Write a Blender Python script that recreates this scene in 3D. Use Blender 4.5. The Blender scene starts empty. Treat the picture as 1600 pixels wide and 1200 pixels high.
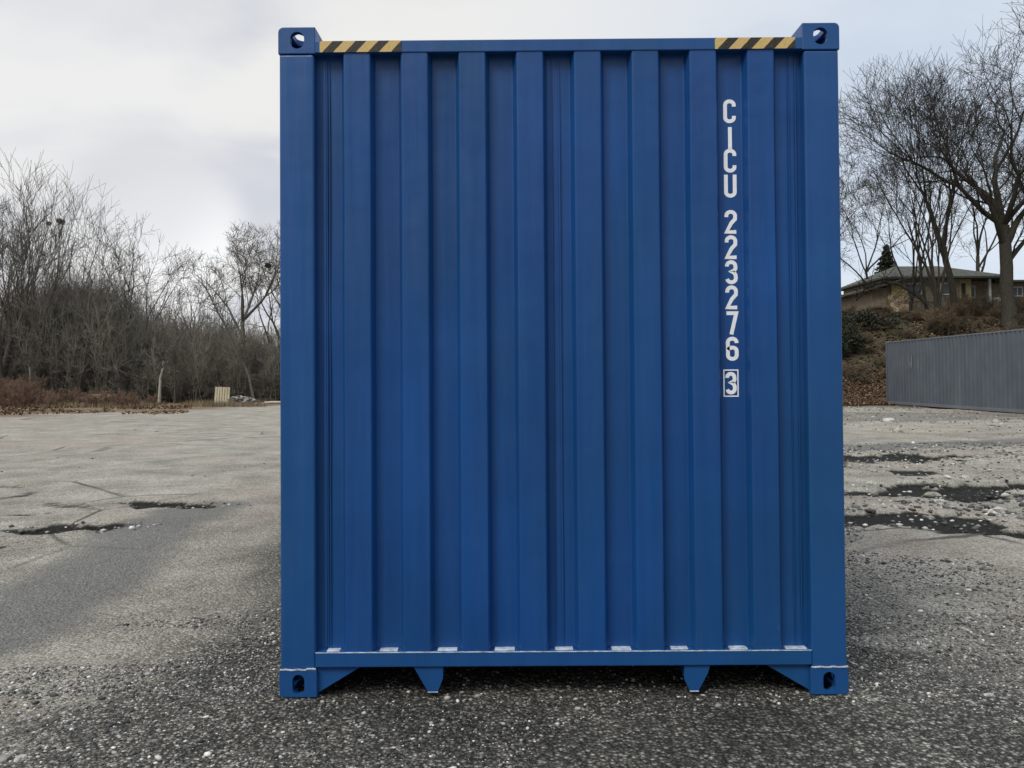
import bpy, bmesh, math, random
import numpy as np
from mathutils import Vector, Matrix

sc = bpy.context.scene
C = sc.collection
R = math.radians

# ------------------------------------------------------------------ camera
CAM_Z = 1.365
F_PX = 1250.0                                    # focal length in photograph pixels (1600 wide)
cam_d = bpy.data.cameras.new("camera")
cam = bpy.data.objects.new("camera", cam_d)
C.objects.link(cam)
cam_d.sensor_width = 36.0
cam_d.lens = F_PX / 1600.0 * 36.0
cam_d.shift_y = -32.0 / 1600.0
cam_d.clip_start = 0.05
cam_d.clip_end = 6000.0
YAW, PIT, ROL = 0.0037197, 0.0176513, -0.0069626
_r = Vector((math.cos(YAW), math.sin(YAW), 0)); _f = Vector((-math.sin(YAW), math.cos(YAW), 0)); _u = Vector((0, 0, 1))
_f2 = _f * math.cos(PIT) + _u * math.sin(PIT); _u2 = _u * math.cos(PIT) - _f * math.sin(PIT)
_r3 = _r * math.cos(ROL) + _u2 * math.sin(ROL); _u3 = _u2 * math.cos(ROL) - _r * math.sin(ROL)
M3 = Matrix((_r3, _u3, -_f2)).transposed()
cam.matrix_world = Matrix.Translation((0, 0, CAM_Z)) @ M3.to_4x4()
sc.camera = cam

def at(px, py, Y):
    """world point at depth Y for a survey pixel of the 1600x1200 photograph"""
    d = _r3 * ((px - 800) / F_PX) + _u3 * ((568 - py) / F_PX) + _f2
    t = Y / d.y
    return Vector((d.x * t, Y, CAM_Z + d.z * t))

def gp(px, py):
    """point of the flat ground (z = 0) for a survey pixel"""
    d = _r3 * ((px - 800) / F_PX) + _u3 * ((568 - py) / F_PX) + _f2
    t = -CAM_Z / d.z
    return (d.x * t, d.y * t)

# ------------------------------------------------------------------ world, sun, exposure
SUN_EL, SUN_AZ = R(48), R(-140)                   # azimuth from +Y towards the left
world = bpy.data.worlds.new("World"); sc.world = world
world.use_nodes = True
wt = world.node_tree; wt.nodes.clear()
def wn(t, **k):
    n = wt.nodes.new(t)
    for a, v in k.items(): setattr(n, a, v)
    return n
def wl(a, b): wt.links.new(a, b)
def wmath(op, a, b=None, clamp=False):
    n = wn('ShaderNodeMath', operation=op); n.use_clamp = clamp
    for i, v in enumerate((a, b)):
        if v is None: continue
        if isinstance(v, (int, float)): n.inputs[i].default_value = v
        else: wl(v, n.inputs[i])
    return n.outputs[0]
def wmix(fac, a, b):
    n = wn('ShaderNodeMix', data_type='RGBA')
    if isinstance(fac, (int, float)): n.inputs[0].default_value = fac
    else: wl(fac, n.inputs[0])
    for i, v in ((6, a), (7, b)):
        if isinstance(v, tuple): n.inputs[i].default_value = (*v, 1)
        else: wl(v, n.inputs[i])
    return n.outputs[2]
wo = wn('ShaderNodeOutputWorld'); bg = wn('ShaderNodeBackground')
wl(bg.outputs[0], wo.inputs[0]); bg.inputs[1].default_value = 0.1
sky = wn('ShaderNodeTexSky', sky_type='NISHITA'); sky.sun_disc = False
sky.sun_elevation = SUN_EL; sky.sun_rotation = SUN_AZ
tc = wn('ShaderNodeTexCoord'); sep = wn('ShaderNodeSeparateXYZ'); wl(tc.outputs['Generated'], sep.inputs[0])
zc = wmath('MAXIMUM', sep.outputs[2], 0.0)
den = wmath('ADD', zc, 0.22)
cx = wmath('DIVIDE', sep.outputs[0], den); cy = wmath('DIVIDE', sep.outputs[1], den)
cmb = wn('ShaderNodeCombineXYZ'); wl(cx, cmb.inputs[0]); wl(cy, cmb.inputs[1])
n1 = wn('ShaderNodeTexNoise'); n1.inputs['Scale'].default_value = 1.7; n1.inputs['Detail'].default_value = 7; n1.inputs['Roughness'].default_value = .52
n1.inputs['Distortion'].default_value = .35
mp = wn('ShaderNodeMapping'); mp.inputs['Location'].default_value = (3.1, 1.7, 0); mp.inputs['Scale'].default_value = (.8, 1.0, 1)
wl(cmb.outputs[0], mp.inputs[0]); wl(mp.outputs[0], n1.inputs['Vector'])
rmp = wn('ShaderNodeMapRange'); rmp.inputs[1].default_value = .34; rmp.inputs[2].default_value = .62
rmp.interpolation_type = 'SMOOTHSTEP'
wl(n1.outputs['Fac'], rmp.inputs[0])
grey = (5.4, 5.6, 6.1); white = (7.15, 7.12, 7.05)
cloud = wmix(rmp.outputs[0], grey, white)
# thin pale-blue cloud towards the right, heavier grey cloud to the left
east = wn('ShaderNodeMapRange'); east.interpolation_type = 'SMOOTHSTEP'
east.inputs[1].default_value = -.12; east.inputs[2].default_value = .45
wl(sep.outputs[0], east.inputs[0])
thin = wmath('MULTIPLY', east.outputs[0], .62)
skyb = wmix(.28, (6.05, 7.05, 8.4), sky.outputs[0])
veil = wmix(thin, cloud, skyb)
# brighter breaks of cloud at the left
def glow(px, py, lo, amt, prev, col=(8.6, 8.7, 8.8)):
    d0 = at(px, py, 100.0) - Vector((0, 0, CAM_Z)); d0.normalize()
    dp = wn('ShaderNodeVectorMath', operation='DOT_PRODUCT'); wl(tc.outputs['Generated'], dp.inputs[0]); dp.inputs[1].default_value = d0
    mr = wn('ShaderNodeMapRange', interpolation_type='SMOOTHSTEP'); mr.inputs[1].default_value = lo; mr.inputs[2].default_value = 1.0
    wl(dp.outputs['Value'], mr.inputs[0])
    return wmix(wmath('MULTIPLY', mr.outputs[0], amt), prev, col)
veil = glow(265, 372, .9945, .85, veil)
veil = glow(-40, 160, .955, .5, veil, (7.2, 7.25, 7.3))
veil = glow(230, 300, .9952, .45, veil, (5.0, 5.15, 5.6))
# overcast sky gets brighter towards the zenith
zr = wn('ShaderNodeMapRange'); zr.inputs[1].default_value = .46; zr.inputs[2].default_value = .95; zr.inputs[3].default_value = 1.0; zr.inputs[4].default_value = 2.3
wl(sep.outputs[2], zr.inputs[0])
vm = wn('ShaderNodeVectorMath', operation='SCALE'); wl(veil, vm.inputs[0]); wl(zr.outputs[0], vm.inputs['Scale'])
# the sky behind the photographer is darker low down (dimming added to deepen the gap under the container and its reflections)
south = wn('ShaderNodeMapRange', interpolation_type='SMOOTHSTEP'); south.inputs[1].default_value = .15; south.inputs[2].default_value = -.45
wl(sep.outputs[1], south.inputs[0])
lowel = wn('ShaderNodeMapRange', interpolation_type='SMOOTHSTEP'); lowel.inputs[1].default_value = .50; lowel.inputs[2].default_value = .12
wl(sep.outputs[2], lowel.inputs[0])
dim = wmath('SUBTRACT', 1.0, wmath('MULTIPLY', wmath('MULTIPLY', south.outputs[0], lowel.outputs[0]), .68))
vm2 = wn('ShaderNodeVectorMath', operation='SCALE'); wl(vm.outputs[0], vm2.inputs[0]); wl(dim, vm2.inputs['Scale'])
wl(vm2.outputs[0], bg.inputs[0])

sun_d = bpy.data.lights.new("sun", 'SUN'); sun_d.energy = 1.75; sun_d.angle = R(24); sun_d.color = (1.0, .95, .88)
sun = bpy.data.objects.new("sun", sun_d); C.objects.link(sun)
sd = Vector((math.sin(SUN_AZ) * math.cos(SUN_EL), math.cos(SUN_AZ) * math.cos(SUN_EL), math.sin(SUN_EL)))
sun.rotation_euler = sd.to_track_quat('Z', 'Y').to_euler()
sun.location = sd * 60

sc.view_settings.view_transform = 'Standard'
sc.view_settings.look = 'None'
sc.view_settings.exposure = 0.25
sc.view_settings.gamma = 1.0
sc.view_settings.use_curve_mapping = False

# ------------------------------------------------------------------ helpers: noise
_rs = np.random.RandomState(7)
_LAT = _rs.rand(256, 256)
def vnoise(x, y, s=1.0, o=0):
    x = np.asarray(x, float) * s + o * 17.31; y = np.asarray(y, float) * s + o * 9.77
    xi = np.floor(x).astype(int); yi = np.floor(y).astype(int)
    fx = x - xi; fy = y - yi
    fx = fx * fx * (3 - 2 * fx); fy = fy * fy * (3 - 2 * fy)
    g = lambda a, b: _LAT[a & 255, b & 255]
    return (g(xi, yi) * (1 - fx) + g(xi + 1, yi) * fx) * (1 - fy) + (g(xi, yi + 1) * (1 - fx) + g(xi + 1, yi + 1) * fx) * fy
def fbm(x, y, s=1.0, n=4, o=0):
    a, t, tot = 1.0, 0.0, 0.0
    for i in range(n):
        t = t + a * vnoise(x, y, s, o + i * 3); tot += a; a *= .5; s *= 2.03
    return t / tot
def sstep(a, b, x):
    t = np.clip((np.asarray(x, float) - a) / (b - a), 0, 1); return t * t * (3 - 2 * t)

# ------------------------------------------------------------------ helpers: materials
class NT:
    def __init__(s, name, rough=.6, spec=.5):
        s.m = bpy.data.materials.new(name); s.m.use_nodes = True; s.t = s.m.node_tree
        s.b = s.t.nodes['Principled BSDF']; s.b.inputs['Roughness'].default_value = rough
        s.b.inputs['Specular IOR Level'].default_value = spec
        s.o = s.t.nodes['Material Output']
    def n(s, typ, **k):
        n = s.t.nodes.new(typ)
        for a, v in k.items(): setattr(n, a, v)
        return n
    def l(s, a, b): s.t.links.new(a, b)
    def put(s, sock, v):
        if isinstance(v, tuple) and len(v) == 3 and sock.type == 'RGBA': sock.default_value = (*v, 1)
        elif isinstance(v, (int, float, tuple)): sock.default_value = v
        else: s.l(v, sock)
    def coord(s, kind='Object', scale=(1, 1, 1)):
        t = s.n('ShaderNodeTexCoord'); m = s.n('ShaderNodeMapping'); m.inputs['Scale'].default_value = scale
        s.l(t.outputs[kind], m.inputs[0]); return m.outputs[0]
    def noise(s, scale, detail=4, rough=.55, vec=None, out='Fac'):
        n = s.n('ShaderNodeTexNoise'); n.inputs['Scale'].default_value = scale; n.inputs['Detail'].default_value = detail
        n.inputs['Roughness'].default_value = rough
        if vec is not None: s.l(vec, n.inputs['Vector'])
        return n.outputs[out]
    def vor(s, scale, vec=None, out='Color', feature='F1', rnd=1.0):
        n = s.n('ShaderNodeTexVoronoi', feature=feature); n.inputs['Scale'].default_value = scale; n.inputs['Randomness'].default_value = rnd
        if vec is not None: s.l(vec, n.inputs['Vector'])
        return n.outputs[out]
    def mix(s, f, a, b, blend='MIX'):
        n = s.n('ShaderNodeMix', data_type='RGBA', blend_type=blend)
        s.put(n.inputs[0], f); s.put(n.inputs[6], a); s.put(n.inputs[7], b); return n.outputs[2]
    def math(s, op, a, b=0.0, clamp=False):
        n = s.n('ShaderNodeMath', operation=op); n.use_clamp = clamp
        s.put(n.inputs[0], a); s.put(n.inputs[1], b); return n.outputs[0]
    def rng(s, v, a, b, c=0.0, d=1.0, smooth=False):
        n = s.n('ShaderNodeMapRange')
        if smooth: n.interpolation_type = 'SMOOTHSTEP'
        s.l(v, n.inputs[0]); n.inputs[1].default_value = a; n.inputs[2].default_value = b
        n.inputs[3].default_value = c; n.inputs[4].default_value = d; return n.outputs[0]
    def ramp(s, v, stops):
        n = s.n('ShaderNodeValToRGB'); e = n.color_ramp.elements
        while len(e) < len(stops): e.new(.5)
        for i, (p, c) in enumerate(stops): e[i].position = p; e[i].color = (*c, 1)
        s.l(v, n.inputs[0]); return n.outputs[0]
    def attr(s, name):
        n = s.n('ShaderNodeAttribute'); n.attribute_name = name; return n.outputs['Fac']
    def bump(s, h, strength=.3, dist=.01, prev=None):
        n = s.n('ShaderNodeBump'); n.inputs['Strength'].default_value = strength; n.inputs['Distance'].default_value = dist
        s.l(h, n.inputs['Height'])
        if prev is not None: s.l(prev, n.inputs['Normal'])
        s.l(n.outputs[0], s.b.inputs['Normal']); return n.outputs[0]
    def col(s, v): s.put(s.b.inputs['Base Color'], v)
    def rgh(s, v): s.put(s.b.inputs['Roughness'], v)
    def island(s):
        return s.n('ShaderNodeNewGeometry').outputs['Random Per Island']

def paint(name, col, dark, rough=.34, wear=True, hues=(.5, 1.12, .86)):
    t = NT(name, rough, .42)
    v = t.coord('Object'); vs = t.coord('Object', (9, 9, .35))
    n = t.noise(1.4, 4, .5, v); st = t.noise(1.0, 5, .6, vs); fine = t.noise(160, 2, .6, v)
    f = t.math('MULTIPLY_ADD', t.rng(n, .3, .7), .55); 
    f.node.inputs[2].default_value = 0.0
    f2 = t.math('ADD', f, t.math('MULTIPLY', t.rng(st, .35, .7), .45), True)
    c = t.mix(f2, dark, col)
    if wear:
        hue = t.rng(t.noise(1.1, 3, .5, t.coord('Object', (1.6, 1.6, .6))), .40, .62, 0, .55)
        c = t.mix(hue, c, tuple(x * k + .002 for x, k in zip(dark, hues)))
        sp = t.noise(55, 6, .75, v)
        c = t.mix(t.math('MULTIPLY', t.rng(sp, .68, .76), .45), c, (.25, .29, .35))
        scr = t.noise(3.2, 6, .75, t.coord('Object', (16, 16, 1.2)))
        c = t.mix(t.math('MULTIPLY', t.rng(scr, .69, .72), t.rng(t.noise(1.9, 2, .5, v), .5, .6, 0, .30)), c, (.20, .24, .30))
        rus = t.noise(21, 5, .7, v)
        c = t.mix(t.rng(rus, .775, .80, 0, .7), c, (.11, .055, .03))
    t.col(c)
    t.rgh(t.rng(t.noise(3.5, 5, .6, vs), .3, .75, rough - .06, rough + .16))
    b = t.bump(t.noise(2.4, 3, .45, v), .22, .05)
    t.bump(fine, .05, .002, b)
    return t.m

def flat(name, col, rough=.6, var=.25, scale=6, bump=0.0):
    t = NT(name, rough, .4)
    v = t.coord('Object'); n = t.noise(scale, 5, .6, v)
    t.col(t.mix(t.rng(n, .3, .7), tuple(c * (1 - var) for c in col), tuple(min(1, c * (1 + var)) for c in col)))
    if bump: t.bump(n, bump, .02)
    return t.m

# ------------------------------------------------------------------ helpers: mesh
def setp(o, label=None, cat=None, group=None, kind=None):
    if label: o['label'] = label
    if cat: o['category'] = cat
    if group: o['group'] = group
    if kind: o['kind'] = kind
    return o
def root(name, loc, rz=0.0, label=None, cat=None, group=None, rot=None):
    o = bpy.data.objects.new(name, None); C.objects.link(o); o.location = loc
    o.rotation_euler = rot if rot else (0, 0, rz)
    o.empty_display_size = .2
    return setp(o, label, cat, group)
def link(name, me, mat, parent=None):
    o = bpy.data.objects.new(name, me); C.objects.link(o)
    if mat is not None and not len(me.materials): me.materials.append(mat)
    if parent is not None: o.parent = parent
    return o
def fast_mesh(name, verts, faces, k=4, smooth=False):
    me = bpy.data.meshes.new(name); n = len(verts); m = len(faces)
    me.vertices.add(n); me.vertices.foreach_set('co', np.asarray(verts, np.float32).ravel())
    me.loops.add(m * k); me.loops.foreach_set('vertex_index', np.asarray(faces, np.int32).ravel())
    me.polygons.add(m); me.polygons.foreach_set('loop_start', np.arange(0, m * k, k, dtype=np.int32))
    me.polygons.foreach_set('loop_total', np.full(m, k, np.int32))
    if smooth: me.polygons.foreach_set('use_smooth', np.ones(m, bool))
    me.update(calc_edges=True); me.validate(); return me
def bm_obj(name, bm, mat, parent=None, bevel=0.0, seg=2, angle=30, smooth=False, loc=None):
    bmesh.ops.remove_doubles(bm, verts=bm.verts, dist=1e-6)
    if bevel:
        es = [e for e in bm.edges if len(e.link_faces) == 2 and e.calc_face_angle(0) > R(angle)]
        bmesh.ops.bevel(bm, geom=es, offset=bevel, segments=seg, profile=.5, affect='EDGES', clamp_overlap=True)
    bmesh.ops.recalc_face_normals(bm, faces=bm.faces)
    me = bpy.data.meshes.new(name); bm.to_mesh(me); bm.free()
    if smooth: me.polygons.foreach_set('use_smooth', np.ones(len(me.polygons), bool))
    o = link(name, me, mat, parent)
    if loc: o.location = loc
    return o
def bx(bm, x0, x1, y0, y1, z0, z1):
    v = [bm.verts.new(p) for p in ((x0, y0, z0), (x1, y0, z0), (x1, y1, z0), (x0, y1, z0), (x0, y0, z1), (x1, y0, z1), (x1, y1, z1), (x0, y1, z1))]
    for f in ((0, 3, 2, 1), (4, 5, 6, 7), (0, 1, 5, 4), (1, 2, 6, 5), (2, 3, 7, 6), (3, 0, 4, 7)): bm.faces.new([v[i] for i in f])
def prism_xz(bm, pts, y0, y1):
    a = [bm.verts.new((x, y0, z)) for x, z in pts]; b = [bm.verts.new((x, y1, z)) for x, z in pts]
    bm.faces.new(a); bm.faces.new(b[::-1]); n = len(pts)
    for i in range(n): bm.faces.new((a[i], b[i], b[(i + 1) % n], a[(i + 1) % n]))
def cyl(bm, p0, p1, r0, r1=None, n=10):
    p0 = Vector(p0); p1 = Vector(p1); r1 = r0 if r1 is None else r1
    d = (p1 - p0).normalized(); a = d.orthogonal().normalized(); b = d.cross(a)
    A = [bm.verts.new(p0 + (a * math.cos(t) + b * math.sin(t)) * r0) for t in [2 * math.pi * i / n for i in range(n)]]
    B = [bm.verts.new(p1 + (a * math.cos(t) + b * math.sin(t)) * r1) for t in [2 * math.pi * i / n for i in range(n)]]
    for i in range(n): bm.faces.new((A[i], A[(i + 1) % n], B[(i + 1) % n], B[i]))
    bm.faces.new(A[::-1]); bm.faces.new(B)
def frusta(segs, k=3):
    """segs: array (n, 8) of p0, p1, r0, r1 -> verts, quads"""
    s = np.asarray(segs, float); n = len(s)
    p0 = s[:, 0:3]; p1 = s[:, 3:6]; d = p1 - p0; L = np.linalg.norm(d, axis=1, keepdims=True); L[L < 1e-6] = 1e-6; d = d / L
    ref = np.where(np.abs(d[:, 2:3]) > .9, np.array([[1., 0, 0]]), np.array([[0, 0, 1.]]))
    a = np.cross(d, ref); a /= np.linalg.norm(a, axis=1, keepdims=True); b = np.cross(d, a)
    V = np.zeros((n, 2, k, 3))
    for i in range(k):
        t = 2 * math.pi * i / k; o = a * math.cos(t) + b * math.sin(t)
        V[:, 0, i] = p0 + o * s[:, 6:7]; V[:, 1, i] = p1 + o * s[:, 7:8]
    base = (np.arange(n) * 2 * k)[:, None]
    F = np.concatenate([base + np.array([[i, (i + 1) % k, k + (i + 1) % k, k + i]]) for i in range(k)], 0)
    return V.reshape(-1, 3), F
def join_vf(parts):
    vs, fs, o = [], [], 0
    for v, f in parts: vs.append(v); fs.append(f + o); o += len(v)
    return np.concatenate(vs), np.concatenate(fs)
def tube_vf(pts, rad, k=8):
    pts = [np.asarray(p, float) for p in pts]; V = []; n = len(pts); a = None
    for i in range(n):
        d = pts[min(i + 1, n - 1)] - pts[max(i - 1, 0)]; d /= (np.linalg.norm(d) + 1e-9)
        if a is None:
            a = np.cross(d, [0, 1., 0] if abs(d[1]) < .9 else [1., 0, 0])
        a = a - d * a.dot(d); a /= np.linalg.norm(a); b = np.cross(d, a)
        for j in range(k):
            t = 2 * math.pi * j / k; V.append(pts[i] + (a * math.cos(t) + b * math.sin(t)) * rad[i])
    F = [(i * k + j, i * k + (j + 1) % k, (i + 1) * k + (j + 1) % k, (i + 1) * k + j) for i in range(n - 1) for j in range(k)]
    return np.array(V), np.array(F, int)

# ------------------------------------------------------------------ terrain
HILL_Y = [0, 35.5, 37.5, 43, 50, 56, 61, 75, 200, 5000]
HILL_Z = [0, 0, .35, 2.0, 4.55, 5.55, 6.2, 6.6, 9.0, 9.0]
def hill(x, y):
    return np.interp(y - 2.6 * sstep(16.5, 17.1, x) * (1 - sstep(44, 50, y)), HILL_Y, HILL_Z) * sstep(3.0, 13.5, x) + sstep(58, 110, y) * 3.0 * (1 - sstep(3, 13.5, x))

def poly_dist(x, y, pts):
    best = np.full(x.shape, 1e9)
    for (ax, ay), (bx_, by) in zip(pts[:-1], pts[1:]):
        dx, dy = bx_ - ax, by - ay; L2 = dx * dx + dy * dy + 1e-9
        t = np.clip(((x - ax) * dx + (y - ay) * dy) / L2, 0, 1)
        best = np.minimum(best, np.hypot(x - ax - t * dx, y - ay - t * dy))
    return best
# dark wet ruts and potholes: survey polyline, half width (m), depth (m), wetness
RUTS = [
    ([(238, 787), (275, 786), (312, 788)], .19, .085, 1.0),
    ([(60, 782), (150, 795), (238, 789)], .06, .02, .5),
    ([(0, 832), (60, 834), (110, 829), (165, 824)], .10, .04, .58),
    ([(100, 829), (165, 825)], .19, .07, 1.0),
    ([(-60, 756), (20, 757), (48, 766), (0, 775)], .06, .03, .55),
    ([(-60, 807), (0, 806), (75, 803)], .05, .03, .8),
    ([(-60, 860), (0, 858), (58, 854)], .05, .04, .9),
    ([(1300, 713), (1380, 714), (1440, 712)], .36, .09, 1.0),
    ([(1440, 712), (1490, 711)], .2, .05, .6),
    ([(1400, 735), (1425, 738)], .2, .05, .8),
    ([(1437, 768), (1500, 763), (1600, 757), (1720, 752)], .30, .13, 1.0),
    ([(1300, 771), (1420, 772), (1520, 775), (1600, 773)], .20, .05, .85),
    ([(1290, 812), (1400, 809), (1490, 817), (1540, 826)], .33, .06, .95),
    ([(1560, 801), (1640, 800)], .07, .05, .9),
    ([(1588, 822), (1640, 824)], .12, .05, .9),
]
BANDS = [   # smooth grey wheel tracks
    ([(330, 790), (250, 820), (170, 880), (70, 945), (-40, 1010)], .42),
    ([(1310, 700), (1640, 690)], .6),
]
def ground_fields(x, y):
    h = hill(x, y)
    flat_ = 1 - sstep(.02, .5, h)
    wet = np.zeros_like(h)
    wob = (fbm(x, y, 2.6, 4, 11) - .5)
    for pts, w, dep, wt_ in RUTS:
        P = [gp(*p) for p in pts]; w = w * 1.45; dep = dep * .6
        d = poly_dist(x, y, P) + wob * (w * 2.6 + .12)
        k = 1 - sstep(w * .72, w * 1.12, d)
        h = h - k * dep
        lip = np.exp(-((d - w * 1.6) / (w * .5)) ** 2)
        h = h + lip * dep * .10
        wet = np.maximum(wet, k * wt_)
    track = np.zeros_like(h)
    for pts, w in BANDS:
        P = [gp(*p) for p in pts]
        track = np.maximum(track, 1 - sstep(w * .5, w * 1.3, poly_dist(x, y, P) + wob * w * .7))
    amp = 1 + hill(x, y) * .8
    h = h + (fbm(x, y, .35, 3, 2) - .5) * .10 * flat_ * sstep(4.5, 9, np.hypot(x, y))
    h = h + (fbm(x, y, 1.7, 4, 5) - .5) * .035 * amp * (1 - .6 * track)
    h = h + (fbm(x, y, 9, 3, 8) - .5) * .014
    # keep the pad under the container level
    pad = (1 - sstep(1.4, 2.4, np.abs(x - .2))) * sstep(2.6, 3.3, y) * (1 - sstep(15.8, 17, y))
    h = h * (1 - pad) + pad * (-.004)
    return h, wet, track

def axis_x():
    a = list(np.arange(0, 5.0, .042)); s = .042
    while a[-1] < 1500: s *= 1.0145; a.append(a[-1] + s)
    a = np.array(a); return np.concatenate([-a[:0:-1], a])
def axis_y():
    a = [2.2]; s = .03
    while a[-1] < 2500:
        s = max(.03, .0125 * a[-1]) if a[-1] < 70 else s * 1.12
        a.append(a[-1] + s)
    return np.array([-400, -100, -30, -10, -4, -1, 0, .8, 1.4, 1.8, 2.0] + a)
gx, gy = axis_x(), axis_y()
GX, GY = np.meshgrid(gx, gy)
GH, GW, GT = ground_fields(GX, GY)
nv = GX.size; ny, nx = GX.shape
idx = np.arange(nv).reshape(ny, nx)
quads = np.stack([idx[:-1, :-1], idx[:-1, 1:], idx[1:, 1:], idx[1:, :-1]], -1).reshape(-1, 4)
gme = fast_mesh('ground', np.stack([GX, GY, GH], -1).reshape(-1, 3), quads, 4, True)
def add_attr(me, name, arr):
    a = me.attributes.new(name, 'FLOAT', 'POINT'); a.data.foreach_set('value', np.asarray(arr, np.float32).ravel())
hl = hill(GX, GY)
leafy = np.clip(sstep(33.0, 36.5, GY + (fbm(GX, GY, .5, 3, 4) - .5) * 5) * (GX > 0) + (GX <= 0) * sstep(-2.5, 4, GY - (29.5 + 1.75 * np.clip(GX + 19.8, -4, 9)) + (fbm(GX, GY, .45, 4, 4) - .5) * 14), 0, 1)
pale = sstep(.38, .62, fbm(GX, GY, .22, 4, 21)) * sstep(4.5, 7.5, np.hypot((GX - .2) * 1.6, GY - 1.0) + (fbm(GX, GY, .8, 3, 31) - .5) * 3)
pale = np.maximum(pale, sstep(6.5, 10, GY) * (1 - sstep(44, 60, GY)) * (GX < 0) * (.45 + .55 * fbm(GX, GY, .5, 4, 23)) * 1.25)
for pts_, w_ in (([(60, 985), (160, 945), (290, 900), (330, 850)], .42), ([(20, 1080), (120, 1040)], .16), ([(1470, 905), (1600, 880)], .5), ([(1380, 1000), (1460, 990)], .2)):
    pale = np.maximum(pale, .9 * (1 - sstep(w_ * .35, w_ * 1.5, poly_dist(GX, GY, [gp(*q) for q in pts_]) + (fbm(GX, GY, 3.2, 4, 71) - .5) * w_ * 2.2)))
side = np.abs(GX - .2) - 1.22 + (fbm(GX, GY, 1.3, 4, 91) - .5) * 1.3
pale = np.maximum(pale, .92 * sstep(.32, 1.2, side) * (GY > .5) * (1 - .45 * sstep(16, 24, GY) * (GX > 0)) * (.72 + .5 * fbm(GX, GY, 2.1, 4, 95)))
pale = np.clip(pale, 0, 1) * (1 - GT * .7)
pink = sstep(.5, .72, fbm(GX, GY, .55, 3, 41))
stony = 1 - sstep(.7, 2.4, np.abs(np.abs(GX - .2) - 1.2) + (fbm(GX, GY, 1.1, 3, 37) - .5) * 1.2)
shaded_gravel = (1 - sstep(.6, 2.0, np.hypot((GX - .3) * .75, (GY - 3.6) * 1.1) + (fbm(GX, GY, 1.6, 4, 81) - .5) * 1.6))  # darker gravel around the container front, with shade painted into it
for nm, ar in (('shaded_gravel', shaded_gravel), ('wet', GW), ('track', GT), ('leafy', leafy), ('hillside', leafy * (GX > 0)), ('pale', pale), ('pink', pink), ('stony', stony)): add_attr(gme, nm, ar)

t = NT('wet_gravel_ground', .75, .35)
v = t.coord('Object')
vc = t.vor(62, v); vd = t.vor(62, v, 'Distance')
vc2 = t.vor(135, v); big = t.vor(21, v)
def sepx(t, c, i=0):
    n = t.n('ShaderNodeSeparateColor'); t.l(c, n.inputs[0]); return n.outputs[i]
g1 = t.ramp(sepx(t, vc), [(0, (.012, .012, .011)), (.4, (.045, .045, .042)), (.68, (.15, .148, .138)), (.86, (.32, .315, .295)), (1, (.55, .54, .51))])
g2 = t.ramp(sepx(t, vc2, 1), [(0, (.014, .014, .013)), (.5, (.07, .069, .065)), (.82, (.21, .206, .195)), (1, (.45, .44, .42))])
grav = t.mix(.45, g1, g2)
nz = t.noise(1.3, 6, .62, v); nf = t.noise(38, 5, .7, v); nm_ = t.noise(7, 5, .65, v)
dirt = t.mix(t.rng(nz, .36, .64), (.245, .23, .19), (.45, .43, .37))
dirt = t.mix(t.math('MULTIPLY', t.attr('pink'), .45), dirt, (.42, .345, .295))
dirt = t.mix(t.rng(nf, .46, .78, 0, .6), dirt, (.15, .143, .122))
dirt = t.mix(t.rng(nm_, .52, .74, 0, .6), dirt, (.18, .175, .15))
grain = t.mix(t.rng(t.math('ADD', t.math('MULTIPLY', sepx(t, vc2), .6), t.math('MULTIPLY', sepx(t, vc, 2), .4)), .2, .85), (.42, .42, .42), (1.42, 1.41, 1.38))
dirt = t.mix(1.0, dirt, grain, 'MULTIPLY')
dirt = t.mix(t.math('MULTIPLY', t.rng(sepx(t, vc2, 2), .88, .93), .5), dirt, (.5, .49, .45))
tone = t.mix(t.rng(t.noise(.9, 5, .62, v), .34, .66), (.80, .79, .76), (1.85, 1.81, 1.68))
grav = t.mix(t.rng(vd, .30, .62, 0, .7), grav, (.022, .022, .02))  # gaps between stones darkened: shade painted into the gravel colour
grav = t.mix(1.0, grav, tone, 'MULTIPLY')
grav = t.mix(t.math('MULTIPLY', t.attr('shaded_gravel'), .62), grav, t.mix(1.0, grav, (.42, .42, .40), 'MULTIPLY'))  # painted shade multiplies the gravel colour by the container
pf = t.math('MULTIPLY', t.attr('pale'), t.rng(nm_, .2, .6, .7, 1.0), True)
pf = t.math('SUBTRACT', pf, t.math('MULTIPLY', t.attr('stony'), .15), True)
c = t.mix(t.math('MULTIPLY', pf, .9), grav, dirt)
crk = t.vor(.42, t.mix(.06, v, t.noise(2.2, 4, .6, v, 'Color')), 'Distance', 'DISTANCE_TO_EDGE')
crk = t.math('MULTIPLY', t.rng(crk, .004, .013, 1, 0), t.rng(t.noise(.33, 3, .5, v), .50, .60))
c = t.mix(t.math('MULTIPLY', crk, .8), c, (.03, .03, .026))
c = t.mix(t.math('MULTIPLY', t.math('MULTIPLY', t.attr('track'), .75), t.rng(nm_, .25, .6, .5, 1.0)), c, t.mix(t.rng(nf, .3, .7), (.11, .11, .105), (.215, .213, .20)))
c = t.mix(t.rng(t.math('ADD', t.math('ADD', t.attr('wet'), t.math('MULTIPLY', t.math('SUBTRACT', nf, .5), .8)), t.math('MULTIPLY', t.math('SUBTRACT', nm_, .5), .7)), .22, .62), c, t.mix(t.rng(nf, .5, .8), (.010, .011, .009), (.055, .055, .047)))
leafc = t.mix(t.rng(t.noise(3.0, 5, .7, v), .3, .7), (.075, .058, .038), (.21, .155, .10))
leafc = t.mix(t.rng(t.noise(14, 4, .7, v), .5, .75), leafc, (.30, .23, .15))
c = t.mix(t.attr('leafy'), c, leafc)
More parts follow.
